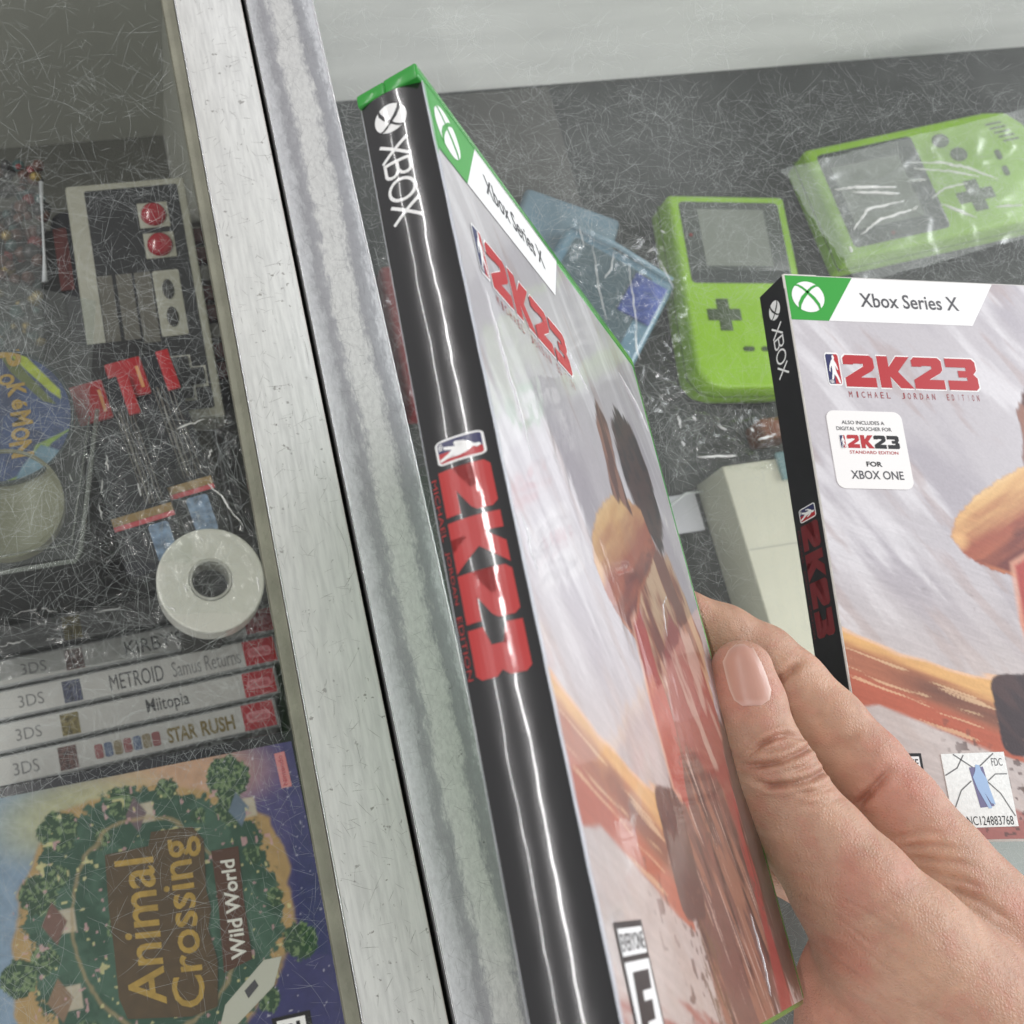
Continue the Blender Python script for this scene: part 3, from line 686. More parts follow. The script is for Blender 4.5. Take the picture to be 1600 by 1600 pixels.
gloss = mat('cover_gloss', attr='Col', rough=.3, spec=.5, coat=.85, coatr=.04, bump=.35, bscale=38, stretch=(1, .5, 1))
V0 = 3.0
raster('cover_print', lambda X, Y: np.stack([X, -Y, np.full(X.shape, .0)], 1), 1.35, W2 - 2.6, V0, H2 - 1.6, .4, lambda x, y: cover_paint(x - 2.6, y - 1.5), gloss, hc)
for k_ in ('print_white', 'print_red', 'print_black', 'print_green', 'print_grey', 'print_dull_red', 'print_navy'): pass
front_print(hc, 2.6, 1.8, .12)
MB().poly([(1.35, -V0 + .4), (2.7, -V0 + .4), (2.7, -17.1), (1.35, -19.5)], .1).build('green_banner', pg, hc)
# spine sheet
nb = len(PF); na = 86
mb = MB(); vs = []
for i in range(na):
    v = V0 + (H2 - 1.5 - V0) * i / (na - 1)
    for j in range(nb): vs.append((PF[j, 0] + 0 * v, -v, -PF[j, 1]))
mb.add(vs, [(i * nb + j, i * nb + j + 1, (i + 1) * nb + j + 1, (i + 1) * nb + j) for i in range(na - 1) for j in range(nb - 1)])
sheet = mat('spine_sheet', (18, 17, 18), .24, spec=.75, coat=.9, coatr=.045, bump=.8, bscale=34, stretch=(1, .5, 1))
mb.build('spine_print', sheet, hc, smooth=True)
def gl_mat(n, c): return mat('glossy_' + n, c, .28, spec=.6, coat=.9, coatr=.045, bump=.8, bscale=34, stretch=(1, .5, 1))
pw_, pk_, pr_ = pw, pk, pr
MATS_save = {k: MATS[k] for k in ('print_white', 'print_navy', 'print_red')}
pw = gl_mat('white', (236, 236, 234)); pk = gl_mat('black', (34, 34, 36)); MATS['print_white'] = pw
MATS['print_navy'] = gl_mat('navy', (44, 46, 88)); MATS['print_red'] = gl_mat('logo_red', (176, 40, 46)); gred = gl_mat('red', (178, 44, 42))
hs = lambda p: hsp((p[0], p[1], p[2]))
SLICE[0] = True
f2h = spine_graphics(hc, hs, .05, True, T2, None, False)
spine_rest(hc, f2h, gred, .05, -11.6, ya=-10.1, yb=-1.7)
SLICE[0] = False; MATS.update(MATS_save); pw, pk, pr = pw_, pk_, pr_
# clear film: seams along the spine edge and wrinkles whitened to stand in for highlights
clear = mat('clear_film_edge', (235, 238, 245), .12, spec=.9, coat=1, coatr=.05, alpha=.55)
for u0, r0 in ((1.0, .16), (1.75, .13)):
    MB().tube([(u0 + .05 * math.sin(v * .3), -v, .06 + .03 * math.sin(v * .7)) for v in np.linspace(3, H2 - 1, 90)], r0, 6).build('film_seam', clear, hc, smooth=True)
MB().tube([(PF[-1, 0] - .1, -v, -T2 + .25) for v in np.linspace(2, H2 - 1, 40)], .16, 6).build('film_seam', clear, hc, smooth=True)
wr = mat('glint_wrinkle', (250, 250, 252), .1, spec=1, coat=1, coatr=.04, alpha=.75)
def wrinkle(pts, r, par=hc):
    pts = [np.array(p, float) for p in pts]; n = 30; out = []
    for i in range(n):
        t = i / (n - 1) * (len(pts) - 1); k = min(int(t), len(pts) - 2); f_ = t - k
        p = pts[k] * (1 - f_) + pts[k + 1] * f_; out.append((p[0] + .25 * math.sin(i * 1.1), p[1], .08))
    MB().tube(out, [r * math.sin(math.pi * (i + .5) / n) ** .6 for i in range(n)], 6).build('film_wrinkle', wr, par, smooth=True)
wrinkle([(12, -42), (13.2, -50), (14.5, -58), (16.5, -64), (17, -74)], .22)
wrinkle([(112, -.9 - 14), (125, -19), (132, -25)], .25); wrinkle([(60, -30), (72, -38)], .14)
wrinkle([(88, -92), (92, -84), (99, -80)], .12); wrinkle([(4.5, -88), (6, -91), (5, -94), (7, -97)], .16)
wrinkle([(100, -150), (101, -160), (99, -166)], .12)

# ------------------------------------------------------------------ things inside the right-hand case
lime = mat('lime_plastic', (128, 172, 30), .35, spec=.5, vary=.05, vscale=60)
def handheld(label, O, ang, tilt=0.0):
    a = rz(ang); tx = np.array([[1, 0, 0], [0, math.cos(tilt), -math.sin(tilt)], [0, math.sin(tilt), math.cos(tilt)]])
    th = thing('handheld_console', label, 'handheld console', O, a @ tx, 'lime green handheld consoles')
    Wd, Ln, Dp = 80, 135, 26
    sh = [(0, 0), (Wd, 0)] + [(Wd, -Ln + 22), (Wd - 3, -Ln + 9), (Wd - 14, -Ln + 1.5), (Wd - 30, -Ln)] + [(16, -Ln), (6, -Ln + 3), (0, -Ln + 12)]
    MB().prism(sh, -Dp, 0).build('shell', lime, th, bevel=3.2, seg=4)
    MB().prism([(40 + (a_ - 40) * 1.006, -67.5 + (b_ + 67.5) * 1.004) for a_, b_ in sh], -14.3, -13.6).build('seam', mat('lime_seam', (58, 84, 16), .6), th, bevel=0)
    MB().lathe([(0, .9), (1.1, .9), (1.3, .3)], 11, -30, 12).build('power_light', mat('lamp_red', (110, 30, 26), .3), th)
    MB().prism(rrect(7.5, -63, Wd - 7, -55, 2), .3, .5).build('lens_band', mat('lens_band', (50, 56, 52), .3), th)
    MB().prism(rrect(6.5, -64, Wd - 6, -5.5, 3), -1, .35).build('screen_lens', mat('lens_dark', (66, 72, 66), .25, spec=.6), th, bevel=.3)
    MB().prism(rect(18, -52, Wd - 17, -11), .3, .6).build('screen', mat('lcd_grey', (112, 118, 108), .3), th)
    dk = mat('console_hole', (48, 66, 26), .6)
    c = [(24 + a_ * 1.0, -86 + b_) for a_, b_ in ((-4, 11), (4, 11), (4, 4), (11, 4), (11, -4), (4, -4), (4, -11), (-4, -11), (-4, -4), (-11, -4), (-11, 4), (-4, 4))]
    MB().prism(c, -.5, .5).build('direction_pad', dk, th, bevel=.4)
    for cx, cy in ((66, -80), (54, -87)): MB().lathe([(0, 1), (4, 1), (5, .4), (5, -.5)], cx, cy, 20).build('button', dk, th, smooth='auto')
    for cx in (36, 48): MB().prism(rrect(cx - 3.6, -111, cx + 3.6, -108, 1.4), -.3, .5).build('small_button', dk, th)
    for k in range(5): MB().prism(rrect(56 + 3.4 * k, -126 + 1.5 * k, 57.4 + 3.4 * k, -116 + 1.5 * k, .6), -.3, .12).build('speaker_slot', dk, th)
    return th
c1 = at(1042, 303, -272); c2 = at(1232, 303, -272)
handheld('lime green handheld console lying face up above the white voucher box corner', c1, math.atan2(c2[1] - c1[1], c2[0] - c1[0]) - .02)
a1 = at(1325, 408, -268); a2 = at(1240, 275, -268)
hb = handheld('lime green handheld console in a creased clear bag, turned sideways at the right', a1 + np.array([0, 0, 2]), math.atan2(a2[1] - a1[1], a2[0] - a1[0]) - .19, -.09)
hb.scale = (1.03, 1.14, 1)
def crumple(name, quad, z0, amp, nx, ny, m, parent=None, seed=0, freq=.05, ridge=1.0):
    """wrinkled clear sheet over a quad of points (world)"""
    mb = MB(); q = [np.asarray(p, float) for p in quad]; vs = []
    for j in range(ny):
        for i in range(nx):
            s, t = i / (nx - 1), j / (ny - 1)
            p = q[0] * (1 - s) * (1 - t) + q[1] * s * (1 - t) + q[2] * s * t + q[3] * (1 - s) * t
            n = mnoise.noise(Vector((p[0] * freq, p[1] * freq * 1.7, seed))); n2 = 1 - abs(mnoise.noise(Vector((p[0] * freq * 1.3 + 9, p[1] * freq * 2.6, seed + 3)))) * 2
            vs.append((p[0], p[1], p[2] + z0 + amp * n + amp * ridge * max(0, n2) ** 3))
    mb.add(vs, [(j * nx + i, j * nx + i + 1, (j + 1) * nx + i + 1, (j + 1) * nx + i) for j in range(ny - 1) for i in range(nx - 1)])
    return mb.build(name, m, parent, smooth=True)
bag = film_mat('bag_film', (.97, .98, .97), .22, haze=.008, rough=.13, bump=.12, bscale=70)
bright = mat('glint_crease', (252, 252, 250), .1, spec=1, coat=1, coatr=.04, alpha=.8)  # near-white colour stands in for highlights on the clear film
def creases(bagobj, lines, z, r_=.7):
    for ln in lines:
        P = [at(x, y, zz) for (x, y), zz in zip(ln, np.linspace(z[0], z[1], len(ln)))]; out = []
        for i in range(len(P) - 1):
            for t in np.linspace(0, 1, 8, endpoint=False): q = P[i] * (1 - t) + P[i + 1] * t; out.append(q + np.array([rng.normal(0, .25), rng.normal(0, .25), 0]))
        out.append(P[-1]); n = len(out)
        MB().tube(out, [r_ * (.25 + .75 * math.sin(math.pi * (i + .5) / n)) * rng.uniform(.5, 1.2) for i in range(n)], 6).build('glint_crease', bright, bagobj, smooth=True)
sidebag = crumple('plastic_bag', [at(1215, 270, -262), at(1640, 165, -240), at(1690, 350, -236), at(1335, 450, -262)], 3, 2, 70, 44, film_mat('bag_film_milky', (.97, .98, .97), .45, haze=.17, rough=.3, bump=.02, bscale=60), None, 1, .032)
creases(sidebag, [[(1304, 296), (1340, 292), (1400, 292)], [(1330, 300), (1405, 302)], [(1422, 254), (1470, 254), (1512, 262), (1560, 280)], [(1428, 263), (1490, 268), (1530, 276)], [(1334, 360), (1356, 326), (1412, 314)], [(1346, 366), (1376, 342), (1424, 328)], [(1456, 310), (1476, 294), (1512, 286)], [(1470, 318), (1500, 330), (1526, 340)], [(1418, 282), (1446, 281)], [(1330, 395), (1328, 385)], [(1555, 323), (1598, 320)], [(1420, 330), (1434, 322)]], (-255, -246), 1.0)
tag(sidebag, 'creased clear plastic bag stretched over the sideways lime console', 'plastic bag')
# blue see-through console in a bag
b1 = at(893, 342, -274); b2 = at(1048, 428, -274)
bt = thing('blue_console_shell', 'translucent blue console shell in clear packing beside the lime console', 'console shell', b1, rz(math.atan2(b2[1] - b1[1], b2[0] - b1[0])))
bl = mat('blue_clear', (116, 152, 172), .2, trans=.3, spec=.6, vary=.2, vscale=25)
MB().box(0, 78, -140, 0, -25, -3).build('shell', bl, bt, bevel=4, seg=3)
MB().prism(rrect(8, -70, 64, -8, 3), -3.2, -2.4).build('window', mat('blue_window', (84, 104, 112), .25, trans=.2), bt)
MB().box(52, 74, -40, -10, -2.9, -1.6).build('label', mat('blue_label', (52, 72, 142), .5, vary=.35, vscale=160), bt, bevel=.3)
MB().tube([(2, -2, -2), (30, -1, 0), (74, -2, -2)], 1.6, 8).build('packing_edge', mat('pale_edge', (150, 180, 196), .2, alpha=.6), bt, smooth=True)
b1 = at(868, 392, -288); bt2 = thing('blue_console_shell', 'pale blue plastic shell mostly hidden behind the green edge of the held case', 'console shell', b1, rz(-.5))
MB().box(-30, 36, -110, 40, -11, 0).build('shell', mat('blue_pale', (112, 138, 152), .2, trans=.2, spec=.6, vary=.3, vscale=30), bt2, bevel=4, seg=3)
O_ = [at(868, 330, -268), at(1070, 400, -268), at(1080, 640, -268), at(930, 650, -268)]
bb = crumple('plastic_bag', O_, 0, 4, 70, 80, bag, None, 4)
creases(bb, [[(983, 412), (990, 470), (996, 520)], [(993, 505), (994, 545), (1000, 562)], [(960, 390), (955, 420), (945, 435)], [(905, 352), (912, 385)], [(926, 385), (936, 450), (948, 500)], [(1032, 360), (1040, 364)], [(1014, 394), (1020, 388)], [(1030, 405), (1052, 450)]], (-262, -262), .4)
tag(bb, 'thin clear bag over the blue console shell', 'plastic bag')
O_ = [at(1040, 640, -270), at(1240, 640, -270), at(1250, 735, -270), at(1050, 745, -270)]
b3 = crumple('plastic_bag', O_, 0, 7, 60, 36, bag, None, 7, .08)
creases(b3, [[(1060, 650), (1064, 668)], [(1082, 650), (1088, 656)], [(1122, 664), (1136, 672)], [(1064, 690), (1070, 696)], [(1172, 668), (1178, 674)], [(1185, 688), (1212, 678)], [(1090, 714), (1150, 712)]], (-262, -262), .7)
tag(b3, 'crumpled clear plastic bag between the lime console and the white carton', 'plastic bag')
tag(MB().box(352, 372, 92, 106, -299, -280).build('brown_packet', mat('brown', (118, 66, 34), .4), None, bevel=2), 'small brown packet in the crumpled clear bag under the lime console', 'packet')
rd = at(592, 415, -282)
tag(MB().box(rd[0], rd[0] + 46, rd[1] - 100, rd[1], -300, -282).build('red_packet', mat('red_packet', (128, 28, 34), .3, coat=.5), None, bevel=3, seg=3), 'dark red packet on the case floor beside the bare metal strip', 'packet')
tag(crumple('plastic_bag', [at(585, 405, -278), at(700, 400, -278), at(720, 620, -278), at(620, 625, -278)], 0, 3, 40, 60, bag, None, 12, .09), 'shiny clear wrap on top of the dark red packet', 'plastic bag')
# long white carton
cx0, cy1 = 311, 75; cz = -267
wc = thing('white_carton', 'long plain white carton under the glass, partly below the flat game box', 'carton', (cx0, cy1, -300))
white_card = mat('white_card', (186, 186, 168), .7, vary=.04, vscale=30)
MB().box(0, 118, -205, 0, 0, 33).build('box', white_card, wc, bevel=.8)
MB().box(1, 117, -52.4, -52.0, 33.05, 33.2).build('lid_seam', mat('seam_grey', (150, 152, 144), .7), wc)  # thin grey line across the carton lid
MB().box(34, 60, -14, 3, 33.1, 36).build('plastic_flap', mat('teal_flap', (120, 150, 152), .2, alpha=.6), wc, bevel=.4)
yb = at(1580, 1392, -268)[1]
tag(MB().box(330, 520, yb, cy1 - 206, -300, -268).build('grey_carton', mat('grey_card', (112, 118, 114), .7, vary=.06, vscale=40), None, bevel=.6), 'grey carton under the glass at the lower right, past the foil sticker', 'carton')
p = at(1075, 800, -296)
tg = MB().box(p[0] - 9, p[0] + 9, p[1] - 12, p[1] + 12, -299.5, -298).build('price_tag', mat('tag_white', (190, 192, 196), .5), None, bevel=.3)
tag(tg, 'small white tag on the dark floor left of the white carton', 'tag')
p1, p2 = at(1040, 795, -290), at(1098, 768, -290)
tag(MB().tube([p1, (p1 + p2) / 2 + [0, 3, 4], p2], .7, 6).build('thin_cord', mat('cord_white', (190, 196, 194), .3), None, smooth=True), 'thin pale cord lying beside the white carton corner', 'cord')
# foam-like dark packets behind the consoles give the floor its lumps
tag(MB().box(*sorted((at(700, 180, -290)[0], at(880, 180, -290)[0])), 225, 370, -300, -298).build('dark_folder', mat('dark_folder', (74, 74, 70), .6, vary=.1, vscale=40), None, bevel=1), 'flat dark grey folder against the back wall behind the held case', 'folder')

# ------------------------------------------------------------------ things inside the left-hand case
# retro controller on a carton
NZ = -145
n0 = at(101, 291, NZ); n1 = at(287, 275, NZ); n2 = at(352, 648, NZ); na_ = math.atan2(n1[1] - n0[1], n1[0] - n0[0])
nc = thing('game_controller', 'grey retro game controller with two round red buttons', 'game controller', (n0[0], n0[1], NZ), rz(na_))
Lq = lambda px, py: loc(nc, px, py, NZ)
NW = float(np.linalg.norm(n1 - n0)); NL = -float(Lq(352, 648)[1]) + .5
cgrey = mat('controller_grey', (156, 156, 142), .45, vary=.04, vscale=80); cdark = mat('controller_dark', (40, 42, 44), .4); cmid = mat('controller_stripe', (96, 94, 86), .5)
MB().box(0, NW, -NL, 0, -15, 0).build('shell', cgrey, nc, bevel=1.2)
fx0 = Lq(131, 300)[0]; fy0 = Lq(131, 300)[1]; fx1 = Lq(276, 288)[0]; fy1 = Lq(335, 636)[1]
MB().prism(rrect(fx0, fy1, fx1, fy0, 1), -.2, .35).build('face_plate', cdark, nc)
for (px, py) in ((240, 337), (250, 384)):
    cx, cy = Lq(px, py); sq = MB().prism(rect(cx - 7, cy - 6.6, cx + 7, cy + 6.6), .3, .8).build('button_plate', cgrey, nc, bevel=.3)
    MB().lathe([(0, 3.6), (4.4, 3.2), (5.6, 2.2), (5.9, .7)], cx, cy, 28).build('button', mat('red_button', (150, 22, 38), .18, spec=.7, coat=.6), sq, smooth=True)
y0_ = Lq(165, 432)[1]; y1_ = Lq(200, 540)[1]
for xa, xb in ((152, 175), (181, 206), (210, 236)):
    x0_ = Lq(xa, 435)[0]; x1_ = Lq(xb, 435)[0]
    MB().prism(rect(x0_, y1_, x1_, y0_), .3, .55).build('stripe', cmid, nc)
x0_, x1_ = Lq(238, 430)[0], Lq(280, 430)[0]; ya_, yb_ = Lq(250, 528)[1], Lq(250, 424)[1]
cp = MB().prism(rrect(x0_, ya_, x1_, yb_, 1), .3, .8).build('centre_plate', cgrey, nc, bevel=.2)
for fr_ in (.3, .72):
    yy = ya_ + (yb_ - ya_) * (1 - fr_); xm = (x0_ + x1_) / 2
    MB().prism([(xm + 2.6 * math.cos(t), yy + 5 * math.sin(t)) for t in np.linspace(0, 2 * math.pi, 21)[:-1]], .75, 1.5).build('rubber_button', mat('rubber', (44, 44, 42), .6), cp, bevel=.3)
cx, cy = Lq(285, 592)
cross = lambda a, b: [(cx + i, cy + j) for i, j in ((-a, b), (a, b), (a, a), (b, a), (b, -a), (a, -a), (a, -b), (-a, -b), (-a, -a), (-b, -a), (-b, a), (-a, a))]
MB().prism(cross(5.0, 11.0), .3, .7).build('pad_outline', mat('outline_pale', (186, 186, 174), .45), nc); MB().prism(cross(3.9, 9.9), .6, 2.4).build('direction_pad', cdark, nc, bevel=.4)
tag(MB().box(n0[0] + 4, n0[0] + 46, n0[1] - 118, n0[1] - 6, -300, -160.3).build('dark_carton', mat('dark_carton', (38, 38, 38), .6), None, bevel=1), 'tall dark carton under the grey retro controller', 'carton')
# blister edge between controller and seal, its highlights built as pale blocks
bs = thing('blister_edge', 'dark red blister edge with highlights as pale beads right of the grey controller', 'blister edge', at(306, 335, -170))
for i in range(9):
    f_ = i / 8; p = at(306 + 46 * f_, 335 + 240 * f_, -170) - FR[bs.name][0]
    col_ = mat('bead_glint', (190, 190, 184), .1, trans=.3, spec=.8) if i % 3 == 0 else mat('bead_red', (96, 30, 32), .2, coat=.6)
    MB().box(p[0] - 4, p[0] + 4, p[1] - 4, p[1] + 4, -6, 0).build('bead', col_, bs, bevel=1.4, seg=3)
tag(MB().box(1, 8, 60, 200, -300, -176.5).build('narrow_carton', mat('grey_carton', (84, 84, 78), .6), None), 'narrow grey carton holding up the blister edge', 'carton')
# two red topped packs
black_gloss = mat('pack_black', (40, 42, 47), .25, coat=.5); redp = mat('pack_red', (176, 28, 36), .3, coat=.4)
packs = []
def pack(label, tl, tr_, br, z):
    a = at(*tl, z); b = at(*tr_, z); c = at(*br, z); an = math.atan2(b[1] - a[1], b[0] - a[0]); wd = np.linalg.norm(b - a)
    th = thing('accessory_pack', label, 'accessory pack', (a[0], a[1], z), rz(an), 'black blister packs with red tops'); lc = rz(an).T @ (c - a); ln = -lc[1]
    MB().prism(rrect(0, -ln, wd, 0, 4), -12, 0).build('shell', black_gloss, th, bevel=.8)
    MB().box(.5, wd * .56, -18, -.5, .1, 2.2).build('red_cap', redp, th, bevel=.8)
    MB().box(wd * .80, wd * .99, -19, -.5, .1, 1.5).build('red_tab', redp, th, bevel=.3)
    MB().box(wd * .44, wd * .49, -15, -5, 2.25, 2.35).build('label', mat('label_gold', (214, 150, 96), .5), th)
    for k, xx in enumerate((.60, .66, .72, .80, .86)):
        MB().tube([(wd * xx, -16, .4), (wd * xx + .3, -ln * .68, .4)], .25 + .3 * (k == 1), 6).build('ridge', mat('ridge_grey', (112, 108, 102), .25, coat=.4), th, smooth=True)
    MB().box(.6, wd - .6, -ln * .74, -ln * .70, .05, .3).build('tan_band', mat('tan_band', (150, 124, 78), .5), th)
    MB().box(.6, wd - .6, -ln * .765, -ln * .742, .05, .35).build('pink_band', mat('pink_band', (196, 84, 92), .5), th)
    MB().prism(rrect(wd * .52, -ln * .97, wd * .84, -ln * .78, 1.5), .05, .3).build('picture', mat('picture_pale', (120, 142, 168), .4, vary=.7, vscale=260), th)
    return th
pack('black pack with red top beside the lettered disc, the lower of two', (104, 608), (200, 582), (218, 900), -118)
pack('black pack with red top lying on the controller, the higher of two', (160, 572), (262, 545), (282, 855), -122)
tag(MB().box(-50, -18, 46, 130, -300, -134.6).build('prop_carton', mat('prop_dark', (34, 34, 36), .6), None, bevel=1), 'dark carton hidden under the two red topped packs', 'carton')
# round lettered disc in a clear tray
tz = -100
tr = thing('disc_tray', 'clear square tray holding the round lettered disc', 'tray', at(-60, 870, tz))
tO = FR[tr.name][0]
lw = mat('tray_edge', (140, 146, 140), .15, spec=.8, alpha=.55)
pts = [at(x, y, tz) - tO for x, y in ((152, 640), (126, 860), (118, 876), (-60, 905))]
MB().tube(pts, .95, 8)  .build('tray_rim', lw, tr, smooth=True)
pts = [at(x, y, tz) - tO for x, y in ((140, 650), (112, 850), (-60, 880))]
MB().tube(pts, .35, 8).build('tray_lip', lw, tr, smooth=True)
q_ = [at(x, y, tz - 1) - tO for x, y in ((-80, 420), (150, 470), (124, 868), (-80, 900))]
MB().add(q_, [(3, 2, 1, 0)]).build('tray_base', film_mat('tray_film', (.8, .84, .82), .25, haze=.06, rough=.15), tr)
dz = -104; dc = at(0, 650, dz); dr_ = 27
dk = thing('lettered_disc', 'round blue disc with yellow and green flashes and yellow lettering', 'disc', dc, rz(0))
def disc_paint(x, y):
    c = np.outer(np.ones(len(x)), lin((52, 74, 130))); n = fbm(x * .12, y * .12, 5)
    c = mixp(c, (36, 52, 104), ss(.45, .6, n)); c = mixp(c, (196, 206, 40), ss(.3, -.3, polysd(x, y, [(6, 26), (12, 25), (24, 8), (24, 4), (20, 8)])))
    c = mixp(c, (104, 112, 42), ss(.3, -.3, polysd(x, y, [(2, 27), (7, 25), (22, 2), (17, 4), (6, 18)])))
    c = mixp(c, (150, 178, 70), ss(.5, -.5, polysd(x, y, [(28, -8), (12, -14), (4, -30), (-10, -30), (10, -24), (18, -14)])))
    c = mixp(c, (126, 160, 184), ss(.5, -.5, polysd(x, y, [(14, -14), (22, -18), (20, -26), (0, -32), (6, -22)])))
    c = mixp(c, (120, 120, 158), ss(1, -1, polysd(x, y, [(-30, 2), (-4, -2), (-4, -22), (-30, -24)])) * .8)
    return c
MB().lathe([(0, -3), (dr_ + 1.5, -3), (dr_ + 1.5, .6), (dr_ + .6, .9), (dr_, .0)], 0, 0, 48).build('rim', mat('disc_rim', (60, 70, 74), .2, alpha=.9), dk, smooth='auto')
def disc_map(X, Y):
    r = np.hypot(X, Y); m = np.maximum(np.abs(X), np.abs(Y)); k = np.where(r > 0, m / np.maximum(r, 1e-6), 1); return np.stack([X * k, Y * k, np.full(X.shape, .1)], 1)
raster('picture', disc_map, -dr_, dr_, -dr_, dr_, .5, lambda X, Y: disc_paint(*(disc_map(X, Y)[:, :2].T)), mat('disc_print', attr='Col', rough=.3, coat=.3, vary=.2, vscale=300), dk)
Ld = lambda px, py: loc(dk, px, py, dz)
yel = mat('letter_yellow', (196, 152, 44), .4)
ch = 'POKéMON'; ctr = [(14, 562), (10, 594), (26, 610), (30, 632), (34, 654), (32, 679), (34, 702)]
siz = [26, 18, 20, 16, 22, 20, 24]
dirv = Ld(40, 700) - Ld(12, 560); dirv = dirv / np.linalg.norm(dirv); up = np.array([-dirv[1], dirv[0]])
for c_, p_, s_ in zip(ch, ctr, siz):
    o_ = Ld(*p_); w_ = s_ * .27; h_ = s_ * .36
    text('letter', c_, [o_ - dirv * w_ / 2 - up * h_ / 2, o_ + dirv * w_ / 2 - up * h_ / 2, o_ + dirv * w_ / 2 + up * h_ / 2, o_ - dirv * w_ / 2 + up * h_ / 2], .4, yel, dk, .04)
bc = at(10, 790, -106)
tag(MB().lathe([(0, 0), (19, 0), (20, 1), (21, 3), (22, 3), (22, -3)], bc[0], bc[1], 48).build('beige_capsule', mat('beige_clear', (140, 136, 110), .3, spec=.6, vary=.1, vscale=60), None, smooth='auto'), 'dull beige round capsule under the lettered disc', 'capsule')
bpy.data.objects['beige_capsule'].location.z = -106 * S
tag(MB().box(-110, -50, 26, 70, -300, -110).build('storage_carton', mat('storage_dark', (44, 46, 46), .6), None, bevel=1), 'dark carton under the clear tray at the left edge', 'carton')
# charms at the upper left
g = np.random.default_rng(21)
bagL = thing('charm_bag', 'clear bag of small brown, red and gold charms at the left edge', 'bag', at(0, 380, -165))
bO = FR[bagL.name][0]
cm = [mat('charm_brown', (84, 48, 36), .3, coat=.6), mat('charm_red', (120, 26, 30), .2, coat=.8), mat('charm_gold', (150, 128, 70), .25, metal=.5), mat('charm_dark', (36, 36, 38), .3, coat=.5), mat('charm_green', (54, 84, 84), .3, coat=.5)]
for i in range(170):
    px = g.uniform(-40, 66); py = g.uniform(250, 545)
    p = at(px, py, -165) - bO; r_ = g.uniform(1.6, 4.2)
    pal = cm[int(g.choice(5, p=[.42, .12, .06, .34, .06]))] if py < 430 else cm[int(g.choice([3, 4, 4, 3, 2]))]
    MB().ball((p[0], p[1], g.uniform(-9, 0)), r_, r_ * g.uniform(.5, 1.1), 10, 6).build('charm', pal, bagL, smooth=True)
edge_glint = mat('film_edge_glint', (222, 226, 230), .12, coat=1, alpha=.8)
pts = [at(x, y, -158) - bO for x, y in ((64, 285), (66, 340), (69, 400), (70, 440))]
MB().tube(pts, [1.2, .5, .7, 1.3], 8).build('bag_glint', edge_glint, bagL, smooth=True)  # pale tube standing in for a highlight down the bag edge
MB().add([at(x, y, -159) - bO for x, y in ((-60, 240), (62, 285), (68, 560), (-60, 560))], [(3, 2, 1, 0)]).build('bag_film', film_mat('bag_film_flat', (.9, .9, .9), .4, haze=.06, rough=.12, bump=2, bscale=60), bagL)
tag(MB().box(-130, -48, 70, 215, -300, -176).build('storage_carton', mat('storage_dark', (44, 46, 46), .6), None, bevel=1), 'dark carton under the bag of charms at the left edge', 'carton')
p = at(88, 330, -176); q2_ = at(112, 330, -176)
bp_ = thing('black_pouch', 'black rounded pouch with a dull red stripe, left of the controller', 'pouch', (p[0], p[1], -176))
MB().prism(rrect(-4, -88, 14, 0, 7), -16, 0).build('shell', mat('pouch_black', (26, 28, 36), .4), bp_, bevel=2, seg=3)
MB().box(-3, 3.5, -44, -10, .02, .5).build('stripe', mat('pouch_red', (104, 44, 40), .4), bp_)
tag(MB().box(p[0] - 2, p[0] + 8, p[1] - 70, p[1] - 6, -300, -192.2).build('stand_block', mat('storage_dark', (44, 46, 46), .6), None, bevel=1), 'dark block under the black pouch', 'block')
lb = crumple('plastic_bag', [at(60, 620, -112), at(290, 640, -112), at(300, 880, -112), at(70, 880, -112)], 0, 2.5, 50, 50, bag, None, 41, .09)
creases(lb, [[(165, 712), (169, 735)], [(161, 748), (158, 770)], [(108, 742), (114, 752)], [(80, 692), (92, 690)], [(118, 706), (112, 712)], [(60, 760), (88, 770)], [(62, 790), (58, 812)], [(216, 755), (220, 775)], [(155, 790), (160, 812)]], (-108, -108), .35)
tag(lb, 'glossy clear bag with creases whitened as glints over the black packs', 'plastic bag')
# tape roll
rc = at(329, 906, -112)
tp = thing('tape_roll', 'white roll of tape with a dark round hole, against the seal strip', 'tape roll', (rc[0], rc[1], -124))
MB().lathe([(8.2, 0), (8.2, 11.6), (8.5, 12.1), (8.8, 12.2), (9.0, 12.22), (20.2, 12.22), (20.4, 12.2), (20.8, 12.0), (21, 11.6), (21, 11.3), (21, 0)], 0, 0, 64).build('tape', mat('tape_white', (208, 208, 198), .35, coat=.3, vary=.04, vscale=40), tp, smooth='auto')
MB().lathe([(7.3, 0), (7.3, 12.9), (8.2, 12.9), (8.2, 12.0)], 0, 0, 48).build('core', mat('tape_core', (172, 172, 164), .4), tp, smooth='auto')
MB().lathe([(0, .5), (7.3, .5)], 0, 0, 32).build('hole_base', mat('hole_dark', (40, 42, 44), .5, vary=.4, vscale=500), tp)
tag(MB().box(rc[0] - 13, rc[0] + 5, rc[1] - 13, rc[1] + 18, -300, -124.1).build('stand_block', mat('storage_mid', (64, 64, 62), .6), None, bevel=1), 'grey block under the white roll of tape', 'block')
tb = crumple('plastic_bag', [at(285, 665, -108), at(365, 640, -108), at(425, 960, -108), at(240, 960, -108)], 0, 2.5, 50, 60, bag, None, 31, .09)
creases(tb, [[(325, 755), (345, 775), (380, 822)], [(275, 670), (320, 655)], [(402, 900), (406, 925)], [(258, 948), (276, 954)], [(312, 838), (318, 846)], [(288, 916), (292, 924)], [(330, 700), (326, 716)]], (-106, -106), .4)
tag(tb, 'loose clear bag above the white roll of tape', 'plastic bag')
